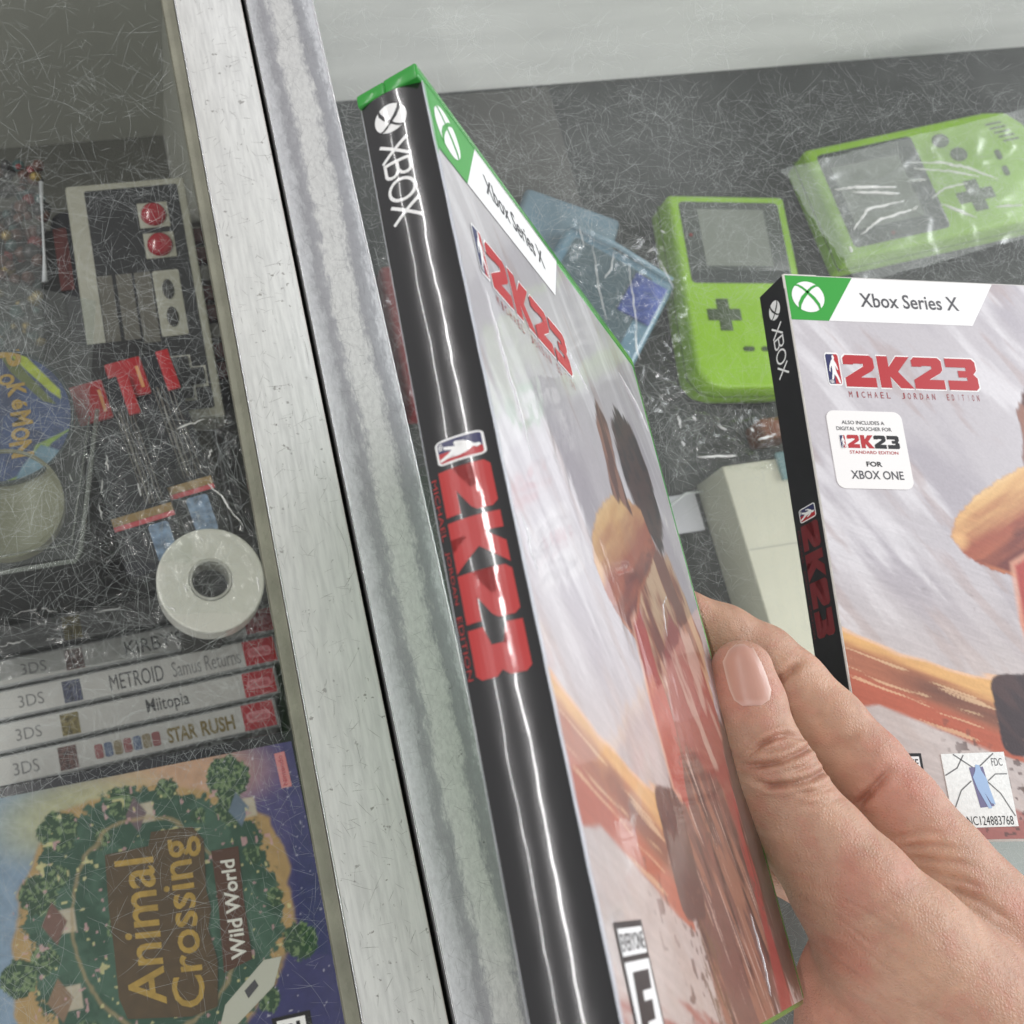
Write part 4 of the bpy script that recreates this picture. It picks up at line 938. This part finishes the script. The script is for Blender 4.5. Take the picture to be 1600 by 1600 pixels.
# slim game cases standing on edge, spines up
SZ = -186; sa = at(0, 1180, SZ); sb = at(442, 1084, SZ); san = math.atan2(sb[1] - sa[1], sb[0] - sa[0])
spw = mat('slim_white', (196, 196, 192), .35, coat=.2, vary=.05, vscale=60); spg = mat('slim_grey', (118, 118, 118), .35, coat=.2, vary=.1, vscale=60); sdk = mat('slim_edge', (30, 31, 34), .3)
rows = [('', 924, spg, 'dark grey topped slim game case, farthest from the leaf cover'), ('', 976, spg, 'grey spined slim game case, second from the back of its row'),
        ("KIRBY'S", 1023, spw, 'slim game case between the second grey spine and the spine reading Samus Returns'), ('METROID Samus Returns', 1073, spw, 'slim game case whose spine reads Samus Returns'),
        ('Miitopia', 1123, spw, 'white slim game case whose spine reads Miitopia'), ('STAR RUSH', 1176, spw, 'white slim game case whose spine reads STAR RUSH, nearest the leaf cover')]
pbox = mat('label_red', (176, 26, 40), .35); tx = mat('spine_ink', (70, 70, 72), .5); txl = mat('spine_ink_pale', (128, 128, 128), .5)
prevy = 876
for i, (s_, yb, mm, lab) in enumerate(rows):
    a = at(260, prevy + 1, SZ); b = at(260, yb, SZ); rgt = at(440 + (0 if i > 2 else -6 * (2 - i)), 1084 + (yb - 1123), SZ)
    th_w = abs((rz(san).T @ (a - b))[1]); L_ = 137
    ox = rz(san).T @ (rgt - b); O = b + rz(san) @ np.array([ox[0] - L_, 0, 0])
    t = thing('slim_game_case', lab, 'game case', O, rz(san), 'slim game cases standing in a row')
    MB().box(0, L_, .35, th_w - .35, -114, 0).build('case', sdk if i < 2 else mat('slim_clear', (150, 152, 152), .3), t, bevel=.9)
    MB().box(1.5, L_ - 1.5, 1.5, th_w - 1.3, -.2, .12).build('spine_paper', mm, t)
    if i >= 2:
        MB().box(L_ - 16, L_ - 1.6, 1.5, th_w - 1.3, .1, .2).build('red_block', pbox, t)
        rr = MB().prism(rrect(L_ - 14.4, th_w * .34, L_ - 3.4, th_w * .66, th_w * .15), .2, .26).build('outline', mat('outline_pink', (214, 128, 134), .4), t)
        text('lettering', 'Nintendo', rect(L_ - 13, th_w * .40, L_ - 4.8, th_w * .60), .3, pbox, rr, .01)
    if i == 5: pass
    if i >= 1:
        text('lettering', '3DS', rect(20, th_w * .3, 31, th_w * .68), .25, txl, t, .0)
        MB().box(39.5, 47.5, 2.0, th_w - 2.2, .14, .24).build('icon', mat('icon_mix%d' % (i % 3), ((70, 74, 96), (120, 110, 70), (96, 70, 66))[i % 3], .5, vary=.9, vscale=500), t)
    if s_ == 'METROID Samus Returns':
        text('lettering', 'METROID', rect(60, th_w * .22, 84, th_w * .74), .25, tx, t, .0); text('lettering', 'Samus Returns', rect(88, th_w * .24, 119, th_w * .74), .25, txl, t, .0)
    elif s_ == 'STAR RUSH':
        text('lettering', 'STAR', rect(87, th_w * .24, 100, th_w * .72), .25, mat('ink_gold', (128, 112, 60), .5), t, .03); text('lettering', 'RUSH', rect(102, th_w * .24, 117, th_w * .72), .25, MATS['ink_gold'], t, .03)
        for k in range(7): MB().prism(rrect(55 + 4.2 * k, th_w * .26, 58.6 + 4.2 * k, th_w * .7, 1), .14, .24).build('logo_block', mat('logo_b%d' % (k % 3), ((150, 92, 92), (96, 112, 140), (140, 128, 100))[k % 3], .5), t)
    elif s_ == 'Miitopia': text('lettering', s_, rect(77, th_w * .18, 96, th_w * .74), .25, tx, t, .01)
    elif s_: text('lettering', s_, rect(66, th_w * .24, 92, th_w * .74), .25, tx, t, .0)
    prevy = yb
shade_mat = film_mat('shade_film', (.66, .67, .67), .22, haze=.02, rough=.15, bump=.15, bscale=60)  # tinted sheet added to darken the rear spines in place of shade
sf = crumple('plastic_bag', [at(-90, 905, -176), at(430, 830, -176), at(425, 990, -176), at(-90, 1080, -176)], 0, 3, 90, 40, shade_mat, None, 52, .06)
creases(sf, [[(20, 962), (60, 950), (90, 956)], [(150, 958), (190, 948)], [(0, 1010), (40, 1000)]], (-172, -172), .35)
tag(sf, 'added dark film standing in for shade over the rear spines of the slim game cases', 'shade film')
# village game case
AZ = -130
a0 = at(455, 1158, AZ); a1_ = at(0, 1252, AZ); aan = math.atan2(a0[1] - a1_[1], a0[0] - a1_[0]) - .01
ac = thing('village_game_case', 'dark game case with a green village cover and a brown wooden title board', 'game case', (a0[0], a0[1], AZ), rz(aan))
La = lambda px, py: loc(ac, px, py, AZ)
MB().box(-136, 2.5, -126, 4.5, -14, -.3).build('case', mat('dark_case', (30, 32, 38), .25, coat=.4), ac, bevel=1.2)
grass = [La(*p) for p in ((100, 1290), (170, 1240), (230, 1230), (330, 1245), (400, 1290), (430, 1370), (445, 1440), (420, 1520), (380, 1600), (300, 1660), (120, 1660), (60, 1560), (40, 1440), (60, 1340))]
sand = [La(*p) for p in ((90, 1270), (200, 1225), (340, 1235), (420, 1280), (452, 1360), (462, 1440), (440, 1520), (400, 1580), (340, 1700), (60, 1700), (20, 1560), (20, 1400))]
treesL = [(355, 1215, 34), (360, 1265, 22), (470, 1470, 26), (60, 1400, 28), (30, 1530, 26), (190, 1255, 24), (395, 1335, 14), (180, 1450, 12), (90, 1300, 30), (150, 1660, 30)]
treesL += [(x_, y_, r_) for x_, y_, r_ in ((260, 1232, 16), (70, 1500, 20), (140, 1620, 22), (430, 1400, 12), (420, 1560, 18), (90, 1370, 16), (160, 1310, 14), (310, 1275, 12))]
trees = [(*La(x, y), r / 4.0) for x, y, r in treesL]
def ac_paint(x, y):
    n = fbm(x * .08, y * .08, 3); f = fbm(x * .5, y * .5, 8)
    c = np.outer(np.ones(len(x)), lin((50, 52, 112)))
    c = mixp(c, (96, 88, 146), ss(-35, -10, -x * .3 + y * .6) * .4)
    c = mixp(c, (146, 110, 150), ss(14, 2, np.hypot((x + 22) * .6, y + 10)) * .8)
    c = mixp(c, (120, 150, 176), ss(-78, -104, x + 8 * n))
    c = mixp(c, (206, 158, 112), ss(22, 6, np.hypot((x + 46) * .5, (y + 6))) * .9); c = mixp(c, (190, 190, 130), ss(22, 6, np.hypot((x + 84) * .5, (y + 12))) * .8)
    c = mixp(c, (178, 144, 78), ss(1, -1, polysd(x, y, sand) + 6 * (n - .5)))
    m = ss(.8, -.8, polysd(x, y, grass) + 9 * (f - .5)); c = mixp(c, (40, 84, 62), m); c = mixp(c, (60, 102, 80), m * ss(.5, .6, n))
    for k, (tx_, ty_, tr__) in enumerate(trees):
        d = np.hypot(x - tx_, y - ty_) + 3.2 * (fbm(x * .6, y * .6, 20 + k) - .5); m = ss(tr__ + .4, tr__ - .4, d)
        c = mixp(c, (40, 78, 48), m); c = mixp(c, (112, 140, 88), m * ss(.54, .6, fbm(x * .9, y * .9, 30 + k)))
    for hx, hy, hw, rc_ in ((100, 1440, 7, (120, 84, 70)), (225, 1270, 6, (110, 90, 96)), (385, 1262, 6, (96, 120, 140)), (110, 1560, 7, (140, 110, 80)), (300, 1630, 6, (130, 90, 70))):
        p = La(hx, hy); c = mixp(c, (186, 176, 150), ss(.4, -.4, np.maximum(np.abs(x - p[0]), np.abs(y - p[1])) - hw * .6)); c = mixp(c, rc_, ss(.4, -.4, np.abs(x - p[0] + hw * .5) * .9 + np.abs(y - p[1]) * .55 - hw * .6))
    c = mixp(c, (170, 146, 96), ss(1.2, 0, np.abs(np.hypot(x - La(240, 1440)[0], (y - La(240, 1440)[1]) * .8) - 33 + 6 * n)) * .7 * ss(.3, -.3, polysd(x, y, grass)))
    fl_ = ss(.86, .88, vn(x * .55, y * .55, 71)) * ss(.2, -.2, polysd(x, y, sand)); hue = vn(x * .2, y * .2, 72)
    c = mixp(c, np.where(hue[:, None] > .5, lin((196, 150, 150)), lin((206, 200, 130))), fl_ * .8)
    stz = ss(.93, .95, vn(x * .9, y * .9, 75)) * ss(0, 1, polysd(x, y, sand)) * ss(-70, -50, x); c = mixp(c, (210, 210, 226), stz * .7)
    c = c * .8 + .2 * c.mean(1)[:, None]; return c * (.86 + .3 * (f - .5))[:, None]
raster('cover_print', lambda X, Y: np.stack([X, Y, np.full(X.shape, .0)], 1), -133, 0, -124, 0, .45, ac_paint, mat('ac_print', attr='Col', rough=.3, coat=.4, coatr=.1), ac)
wood = mat('board_brown', (76, 60, 36), .5, vary=.2, vscale=200); wood2 = mat('board_dark', (74, 46, 30), .5)
bd = MB().prism([La(*p) for p in ((164, 1336), (232, 1322), (236, 1300), (300, 1292), (318, 1312), (322, 1390), (330, 1420), (325, 1450), (340, 1500), (340, 1572), (300, 1588), (200, 1592), (186, 1560), (178, 1480), (170, 1420))], .1, .5).build('title_board', wood, ac)
MB().prism([La(*p) for p in ((330, 1330), (372, 1322), (380, 1400), (394, 1498), (350, 1520), (342, 1420))], .1, .45).build('subtitle_board', wood2, ac)
yl = mat('letter_gold', (158, 130, 58), .45, vary=.25, vscale=300)
text('lettering', 'Animal', [La(262, 1568), La(240, 1338), La(178, 1346), La(204, 1572)], .6, yl, ac, .012)
text('lettering', 'Crossing', [La(338, 1570), La(312, 1304), La(244, 1316), La(272, 1576)], .62, yl, ac, .012)
text('lettering', 'Wild World', [La(386, 1496), La(366, 1342), La(344, 1345), La(362, 1500)], .55, mat('letter_white', (206, 206, 196), .5), ac, .02)
lg = MB().prism([La(*p) for p in ((428, 1178), (444, 1174), (456, 1228), (440, 1232))], .1, .3).build('maker_logo', mat('logo_salmon', (196, 128, 128), .4), ac)
text('lettering', 'Nintendo', [La(450, 1226), La(440, 1180), La(433, 1182), La(443, 1228)], .36, mat('logo_ink', (150, 40, 60), .4), lg, .0)
es = MB().prism([La(*p) for p in ((424, 1592), (484, 1578), (498, 1660), (440, 1670))], .1, .25).build('rating_label', pk, ac)
MB().prism([La(*p) for p in ((432, 1596), (476, 1586), (488, 1655), (446, 1662))], .25, .32).build('rating_panel', pw, es)
text('rating_letter', 'E', [La(478, 1650), La(468, 1594), La(438, 1600), (La(450, 1655))], .4, pk, es, .03)
hse = MB().prism([La(*p) for p in ((352, 1570), (412, 1500), (440, 1494), (428, 1540), (360, 1612), (345, 1600))], .1, .3).build('pale_building', mat('pale_bld', (176, 178, 164), .5), ac)
MB().prism([La(*p) for p in ((382, 1548), (398, 1530), (404, 1540), (388, 1560))], .3, .36).build('doorway', pgrey, hse)
MB().box(-120, -3, -118, -2, -27, -14.1).build('x', None) if False else None
u2 = thing('lower_game_case', 'dark game case directly below the green village cover', 'game case', (a0[0] + 1, a0[1] - 3, AZ - 14.4), rz(aan + .03))
MB().box(-134, 0, -126, 0, -14, 0).build('case', mat('dark_case', (30, 32, 38), .25, coat=.4), u2, bevel=1.2)
tag(MB().box(-112, 4 - .6, -176, -62, -300, AZ - 28.8).build('storage_carton', mat('storage_dark', (44, 46, 46), .6), None, bevel=1), 'dark carton under the village game case', 'carton')

# ------------------------------------------------------------------ the hand
def chain(pts):
    P = np.array([atd(a, b, d) for a, b, d, r in pts]); Rr = np.array([r * d / F for a, b, d, r in pts]); return P, Rr
thumb = chain([(1159, 1046, 267, 46), (1168, 1098, 265, 55), (1181, 1160, 262, 61), (1204, 1207, 259, 68), (1233, 1258, 257, 69), (1276, 1316, 254, 78), (1332, 1388, 250, 92), (1400, 1480, 247, 118), (1480, 1580, 245, 150)])
index = chain([(985, 962, 300, 40), (1060, 966, 293, 46), (1128, 995, 291, 50), (1188, 1030, 289, 54), (1232, 1068, 286, 55), (1290, 1130, 281, 58), (1350, 1194, 276, 59), (1402, 1256, 271, 62), (1470, 1342, 266, 68), (1560, 1452, 262, 84), (1650, 1560, 258, 110)])
middle = chain([(1000, 1075, 288, 42), (1110, 1120, 288, 48), (1240, 1200, 287, 52), (1340, 1290, 281, 60), (1450, 1400, 274, 75)])
ring = chain([(1030, 1200, 285, 42), (1130, 1240, 285, 46), (1250, 1300, 283, 52), (1370, 1390, 278, 62), (1480, 1480, 272, 75)])
little = chain([(1060, 1310, 282, 34), (1150, 1330, 282, 40), (1260, 1372, 281, 44), (1390, 1450, 277, 56), (1500, 1530, 272, 70)])
palm = chain([(1380, 1480, 258, 95), (1350, 1560, 256, 88), (1370, 1680, 256, 110), (1500, 1640, 255, 150), (1640, 1760, 258, 165), (1800, 1950, 262, 165), (2000, 2180, 268, 160)])
palm2 = chain([(1420, 1330, 268, 58), (1500, 1440, 262, 84), (1600, 1560, 258, 118)])
def capd(X, P, Rr, k):
    d = None
    for i in range(len(P) - 1):
        a, b = P[i], P[i + 1]; e = b - a; t = np.clip(((X - a) @ e) / (e @ e), 0, 1)
        q = np.linalg.norm(X - a - t[:, None] * e, axis=1) - (Rr[i] * (1 - t) + Rr[i + 1] * t)
        d = q if d is None else smin(d, q, k)
    return d
def smin(a, b, k):
    h = np.clip(.5 + .5 * (b - a) / k, 0, 1); return b * (1 - h) + a * h - k * h * (1 - h)
def hand_sdf(X):
    th_ = capd(X, *thumb, 2.0); ix = capd(X, *index, 2.0); md = capd(X, *middle, 2.0); rg = capd(X, *ring, 2.0); lt = capd(X, *little, 2.0)
    pm = smin(capd(X, *palm, 8), capd(X, *palm2, 6), 8)
    d = smin(ix, md, 1.0); d = smin(d, rg, 1.0); d = smin(d, lt, 1.0)
    d = smin(d, pm, 6); return smin(d, th_, 2.4)
def surface_nets(lo, hi, h):
    n = np.ceil((hi - lo) / h).astype(int) + 1
    ax = [lo[i] + h * np.arange(n[i]) for i in range(3)]
    D = np.empty(tuple(n), np.float32)
    for i in range(n[0]):
        Yg, Zg = np.meshgrid(ax[1], ax[2], indexing='ij')
        X = np.stack([np.full(Yg.size, ax[0][i]), Yg.ravel(), Zg.ravel()], 1)
        D[i] = hand_sdf(X).reshape(n[1], n[2])
    c = [slice(0, -1), slice(1, None)]
    acc = np.zeros((n[0] - 1, n[1] - 1, n[2] - 1, 3), np.float32); cnt = np.zeros(acc.shape[:3], np.float32)
    base = np.stack(np.meshgrid(*[np.arange(k - 1) for k in n], indexing='ij'), -1).astype(np.float32)
    for ax_ in range(3):
        o = [i for i in range(3) if i != ax_]
        for p in (0, 1):
            for q in (0, 1):
                s0 = [None] * 3; s1 = [None] * 3; s0[ax_] = c[0]; s1[ax_] = c[1]
                s0[o[0]] = s1[o[0]] = c[p]; s0[o[1]] = s1[o[1]] = c[q]
                a = D[tuple(s0)]; b = D[tuple(s1)]; m = (a < 0) != (b < 0); t = np.where(m, a / np.where(m, a - b, 1), 0)
                pt = base.copy(); pt[..., o[0]] += p; pt[..., o[1]] += q; pt[..., ax_] += t
                acc += pt * m[..., None]; cnt += m
    act = cnt > 0; idx = -np.ones(act.shape, int); idx[act] = np.arange(act.sum())
    V = lo + h * (acc[act] / cnt[act][:, None]); Fq = []
    for ax_ in range(3):
        o = [(ax_ + 1) % 3, (ax_ + 2) % 3]
        s0 = [slice(1, -1)] * 3; s1 = [slice(1, -1)] * 3; s0[ax_] = slice(0, -1); s1[ax_] = slice(1, None)
        a = D[tuple(s0)] < 0; b = D[tuple(s1)] < 0; w_ = np.argwhere(a != b)
        off = np.zeros((4, 3), int); off[1, o[0]] = -1; off[2, o[0]] = -1; off[2, o[1]] = -1; off[3, o[1]] = -1
        add = np.array([1, 1, 1]); add[ax_] = 0; cell = w_ + add
        q = np.stack([idx[tuple((cell + off[k]).T)] for k in range(4)], 1)
        fl = b[tuple(w_.T)]; q[fl] = q[fl][:, ::-1]
        Fq.append(q)
    Fq = np.concatenate(Fq); Fq = Fq[(Fq >= 0).all(1)]; return V, Fq[:, ::-1]
allP = np.concatenate([c_[0] for c_ in (thumb, index, middle, ring, little, palm, palm2)])
allP = allP[:]
lo = allP.min(0) - 28; hi = allP.max(0) + 28; hi[0] = min(hi[0], 215); lo[1] = max(lo[1], -235)
HV, HF = surface_nets(lo, hi, .8)
skin = bpy.data.materials.new('skin'); skin.use_nodes = True
def skin_nodes():
    nt = skin.node_tree; N = nt.nodes; L = nt.links; b = N['Principled BSDF']
    a = N.new('ShaderNodeAttribute'); a.attribute_name = 'Col'; tc = N.new('ShaderNodeTexCoord')
    n = N.new('ShaderNodeTexNoise'); n.inputs['Scale'].default_value = 240; n.inputs['Detail'].default_value = 6; L.new(tc.outputs['Object'], n.inputs['Vector'])
    mr = N.new('ShaderNodeMapRange'); mr.inputs['To Min'].default_value = .82; mr.inputs['To Max'].default_value = 1.16; L.new(n.outputs[0], mr.inputs[0])
    mx = N.new('ShaderNodeVectorMath'); mx.operation = 'SCALE'; L.new(a.outputs['Color'], mx.inputs[0]); L.new(mr.outputs[0], mx.inputs['Scale']); L.new(mx.outputs[0], b.inputs['Base Color'])
    v = N.new('ShaderNodeTexVoronoi'); v.feature = 'DISTANCE_TO_EDGE'; v.inputs['Scale'].default_value = 1300; L.new(tc.outputs['Object'], v.inputs['Vector'])
    n2 = N.new('ShaderNodeTexNoise'); n2.inputs['Scale'].default_value = 420; n2.inputs['Detail'].default_value = 7; n2.inputs['Roughness'].default_value = .7; L.new(tc.outputs['Object'], n2.inputs['Vector'])
    ad = N.new('ShaderNodeMath'); ad.operation = 'ADD'; L.new(v.outputs[0], ad.inputs[0]); L.new(n2.outputs[0], ad.inputs[1])
    bp = N.new('ShaderNodeBump'); bp.inputs['Distance'].default_value = .00027; bp.inputs['Strength'].default_value = .9; L.new(ad.outputs[0], bp.inputs['Height']); L.new(bp.outputs[0], b.inputs['Normal'])
    b.inputs['Roughness'].default_value = .46; b.inputs['Specular IOR Level'].default_value = .42
    b.inputs['Subsurface Weight'].default_value = .25; b.inputs['Subsurface Radius'].default_value = (1, .3, .15); b.inputs['Subsurface Scale'].default_value = .0025
skin_nodes()
def build_hand():
    me = bpy.data.meshes.new('hand'); me.from_pydata((HV * S).tolist(), [], HF.tolist())
    bm = bmesh.new(); bm.from_mesh(me)
    for _ in range(2): bmesh.ops.smooth_vert(bm, verts=bm.verts, factor=.5, use_axis_x=True, use_axis_y=True, use_axis_z=True)
    bmesh.ops.subdivide_edges(bm, edges=bm.edges[:], cuts=1, use_grid_fill=True)
    bmesh.ops.smooth_vert(bm, verts=bm.verts, factor=.5, use_axis_x=True, use_axis_y=True, use_axis_z=True)
    if bm.calc_volume(signed=True) < 0: bmesh.ops.reverse_faces(bm, faces=bm.faces[:])
    bm.normal_update(); bm.to_mesh(me); bm.free(); me.update()
    n = len(me.vertices); co = np.empty(n * 3, 'f'); me.vertices.foreach_get('co', co); co = co.reshape(-1, 3) / S
    nr = np.empty(n * 3, 'f'); me.vertex_normals.foreach_get('vector', nr); nr = nr.reshape(-1, 3)
    px = pix(co.astype(float)); facing = ss(-.05, .25, -np.einsum('ij,ij->i', nr, (co - CAM) / np.linalg.norm(co - CAM, axis=1)[:, None]))
    disp = np.zeros(n); red = np.zeros(n)
    # folds: pixel lines traced on the visible skin, half width, depth, bulge beside
    dth = capd(co, *thumb, 2.0); dot = capd(co, *index, 2.0)
    isth = ss(2.5, .5, dth); isix = ss(3, 1, dot) * (1 - isth)
    CR = [('t', [(1172, 1178), (1190, 1162), (1210, 1152), (1229, 1147), (1262, 1156)], 4.0, .95), ('t', [(1160, 1196), (1186, 1196), (1217, 1191), (1240, 1181), (1262, 1170), (1290, 1150)], 4.2, 1.05),
          ('t', [(1180, 1222), (1205, 1228), (1240, 1225), (1268, 1217), (1290, 1204), (1312, 1186)], 4.2, 1.0), ('t', [(1240, 1240), (1275, 1238), (1305, 1228)], 4, .35), ('t', [(1170, 1176), (1200, 1174), (1230, 1165)], 3, .25),
          ('t', [(1222, 1206), (1250, 1202), (1274, 1190)], 3, .3), ('t', [(1250, 1262), (1285, 1256), (1318, 1244)], 4, .22),
          ('i', [(1196, 1084), (1221, 1060), (1250, 1034)], 6, 1.3), ('i', [(1290, 1178), (1320, 1160), (1352, 1130)], 7, .35), ('i', [(1334, 1262), (1358, 1240), (1386, 1206)], 6, 1.1),
          ('i', [(1392, 1312), (1430, 1300), (1468, 1300)], 4, .3), ('i', [(1405, 1324), (1450, 1320), (1500, 1324)], 4, .4), ('i', [(1425, 1340), (1470, 1345), (1520, 1350)], 4, .35),
          ('i', [(1450, 1362), (1500, 1374), (1548, 1392)], 5, .4), ('i', [(1480, 1384), (1530, 1405), (1580, 1440)], 6, .5)]
    g = np.random.default_rng(9)
    for k in range(26):
        x0 = g.uniform(1255, 1330); y0 = g.uniform(1400, 1600); L_ = g.uniform(40, 120); sl = g.uniform(.5, .95)
        CR.append(('p', [(x0, y0), (x0 + L_ * .5, y0 + L_ * .5 * sl + g.uniform(-4, 4)), (x0 + L_, y0 + L_ * sl)], 2.5, g.uniform(.05, .14)))
    for k in range(16):
        x0 = g.uniform(1330, 1500); y0 = g.uniform(1380, 1580); L_ = g.uniform(30, 90)
        CR.append(('p', [(x0, y0), (x0 + L_, y0 + L_ * g.uniform(.2, 1.0))], 2.5, g.uniform(.04, .09)))
    for kind, pts, sg, dp in CR:
        pts = np.array(pts, float); best = np.full(n, 1e9); tt = np.zeros(n)
        for i in range(len(pts) - 1):
            a, b = pts[i], pts[i + 1]; e = b - a; t = np.clip(((px - a) @ e) / (e @ e), 0, 1); d = np.linalg.norm(px - a - t[:, None] * e, axis=1)
            m = d < best; best[m] = d[m]; tt[m] = (i + t[m]) / (len(pts) - 1)
        wgt = {'t': isth, 'i': 1 - isth, 'p': 1}[kind] * facing * np.clip(np.sin(np.pi * np.clip(tt * .92 + .04, 0, 1)) * (1.0 + .35 * np.sin(tt * 9 + sg * 3)), 0, 1)
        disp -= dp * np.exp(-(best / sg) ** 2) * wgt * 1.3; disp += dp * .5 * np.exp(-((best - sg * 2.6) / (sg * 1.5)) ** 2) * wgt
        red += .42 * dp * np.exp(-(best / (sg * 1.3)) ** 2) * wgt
    # nail bed
    co2 = co + nr * disp[:, None]
    me.vertices.foreach_set('co', (co2 * S).astype('f').ravel())
    c = np.outer(np.ones(n), lin((184, 144, 120)))
    x_, y_, z_ = co.T
    nn = np.array([mnoise.noise(Vector((a * .05, b * .05, c_ * .05))) for a, b, c_ in co[::1]]) if n < 60000 else fbm(x_ * .06 + z_ * .03, y_ * .06, 4)-.5
    fnn = fbm(x_ * .35, y_ * .35 + z_ * .2, 7) - .5; c = mixp(c, (184, 116, 102), ss(.02, .2, fnn) * .24); c = mixp(c, (206, 168, 144), ss(-.02, -.2, fnn) * .25); c = mixp(c, (186, 122, 104), ss(.0, .35, nn) * .6); c = mixp(c, (200, 160, 132), ss(.0, -.3, nn) * .5)
    tipw = np.exp(-(np.linalg.norm(px - [1150, 1060], axis=1) / 60) ** 2) * isth; c = mixp(c, (198, 132, 116), tipw * .5)
    knk = np.exp(-(np.linalg.norm(px - [1395, 1235], axis=1) / 70) ** 2); c = mixp(c, (196, 128, 114), knk * .5 * (1 - isth))
    c = mixp(c, (196, 128, 112), ss(1290, 1250, px[:, 0]) * ss(1380, 1480, px[:, 1]) * .5)
    c = mixp(c, (140, 76, 60), np.clip(red, 0, .55))  # fold lines tinted a darker red-brown
    a = me.color_attributes.new('Col', 'FLOAT_COLOR', 'POINT'); a.data.foreach_set('color', np.concatenate([c, np.ones((n, 1))], 1).astype('f').ravel())
    me.polygons.foreach_set('use_smooth', [True] * len(me.polygons)); me.materials.append(skin)
    o = bpy.data.objects.new('hand', me); COL.objects.link(o)
    tag(o, 'bare right hand, thumb on the cover of the upright game case and fingers behind it', 'hand')
    me.update(); return o
hand = build_hand()
def build_nail():
    me = hand.data; bvh = BVHTree.FromPolygons([v.co.copy() for v in me.vertices], [tuple(p.vertices) for p in me.polygons])
    left = [(1154, 1003), (1138, 1016), (1129, 1034), (1134, 1056), (1140, 1078), (1147, 1094), (1160, 1103)]
    right = [(1166, 1000), (1177, 1012), (1190, 1036), (1199, 1058), (1205, 1078), (1203, 1093), (1190, 1102)]
    nu, nv = 15, 25; V = []; o_ = Vector(CAM * S)
    L_ = np.array(left, float); R_ = np.array(right, float)
    for j in range(nv):
        t = j / (nv - 1) * (len(left) - 1); k = min(int(t), len(left) - 2); f_ = t - k
        a = L_[k] * (1 - f_) + L_[k + 1] * f_; b = R_[k] * (1 - f_) + R_[k + 1] * f_
        for i in range(nu):
            s = i / (nu - 1); p = a * (1 - s) + b * s; d = Vector(ray(*p)).normalized(); h = bvh.ray_cast(o_, d)
            ed = min(s, 1 - s) * 2; e2 = min(j, nv - 1 - j) / 3.0
            lift = (.08 + .45 * min(1, ed * 3.0) * min(1, e2)) * S
            q = h[0] if h[0] is not None else o_ + d * .265
            V.append(np.array(q - d * lift) / S)
    # keep the plate smooth: relax heights
    V = np.array(V).reshape(nv, nu, 3)
    for _ in range(3):
        W_ = V.copy(); W_[1:-1, 1:-1] = (V[:-2, 1:-1] + V[2:, 1:-1] + V[1:-1, :-2] + V[1:-1, 2:]) / 4; V = W_
    mb = MB(); mb.add(V.reshape(-1, 3), [(j * nu + i, (j + 1) * nu + i, (j + 1) * nu + i + 1, j * nu + i + 1) for j in range(nv - 1) for i in range(nu - 1)])
    cols = []
    for j in range(nv):
        for i in range(nu):
            t = j / (nv - 1); s = abs(i / (nu - 1) - .5) * 2; tip = max(0, 1 - t / .10) * .7 + max(0, (s - .85) / .15) * .5; lun = ss(.80, .92, np.array(t)) * .6
            c = lin((190, 146, 130)) * (1 - min(1, tip)) + lin((226, 204, 186)) * min(1, tip); c = c * (1 - lun) + lin((218, 178, 164)) * lun; cols.append(c)
    nm = mat('nail', attr='Col', rough=.38, spec=.45, coat=.15, coatr=.3, bump=.05, bscale=900, stretch=(1, .2, 1), sss=.1)
    o = mb.build('thumbnail', nm, hand, smooth=True, cols=np.array(cols))
    return o
build_nail()
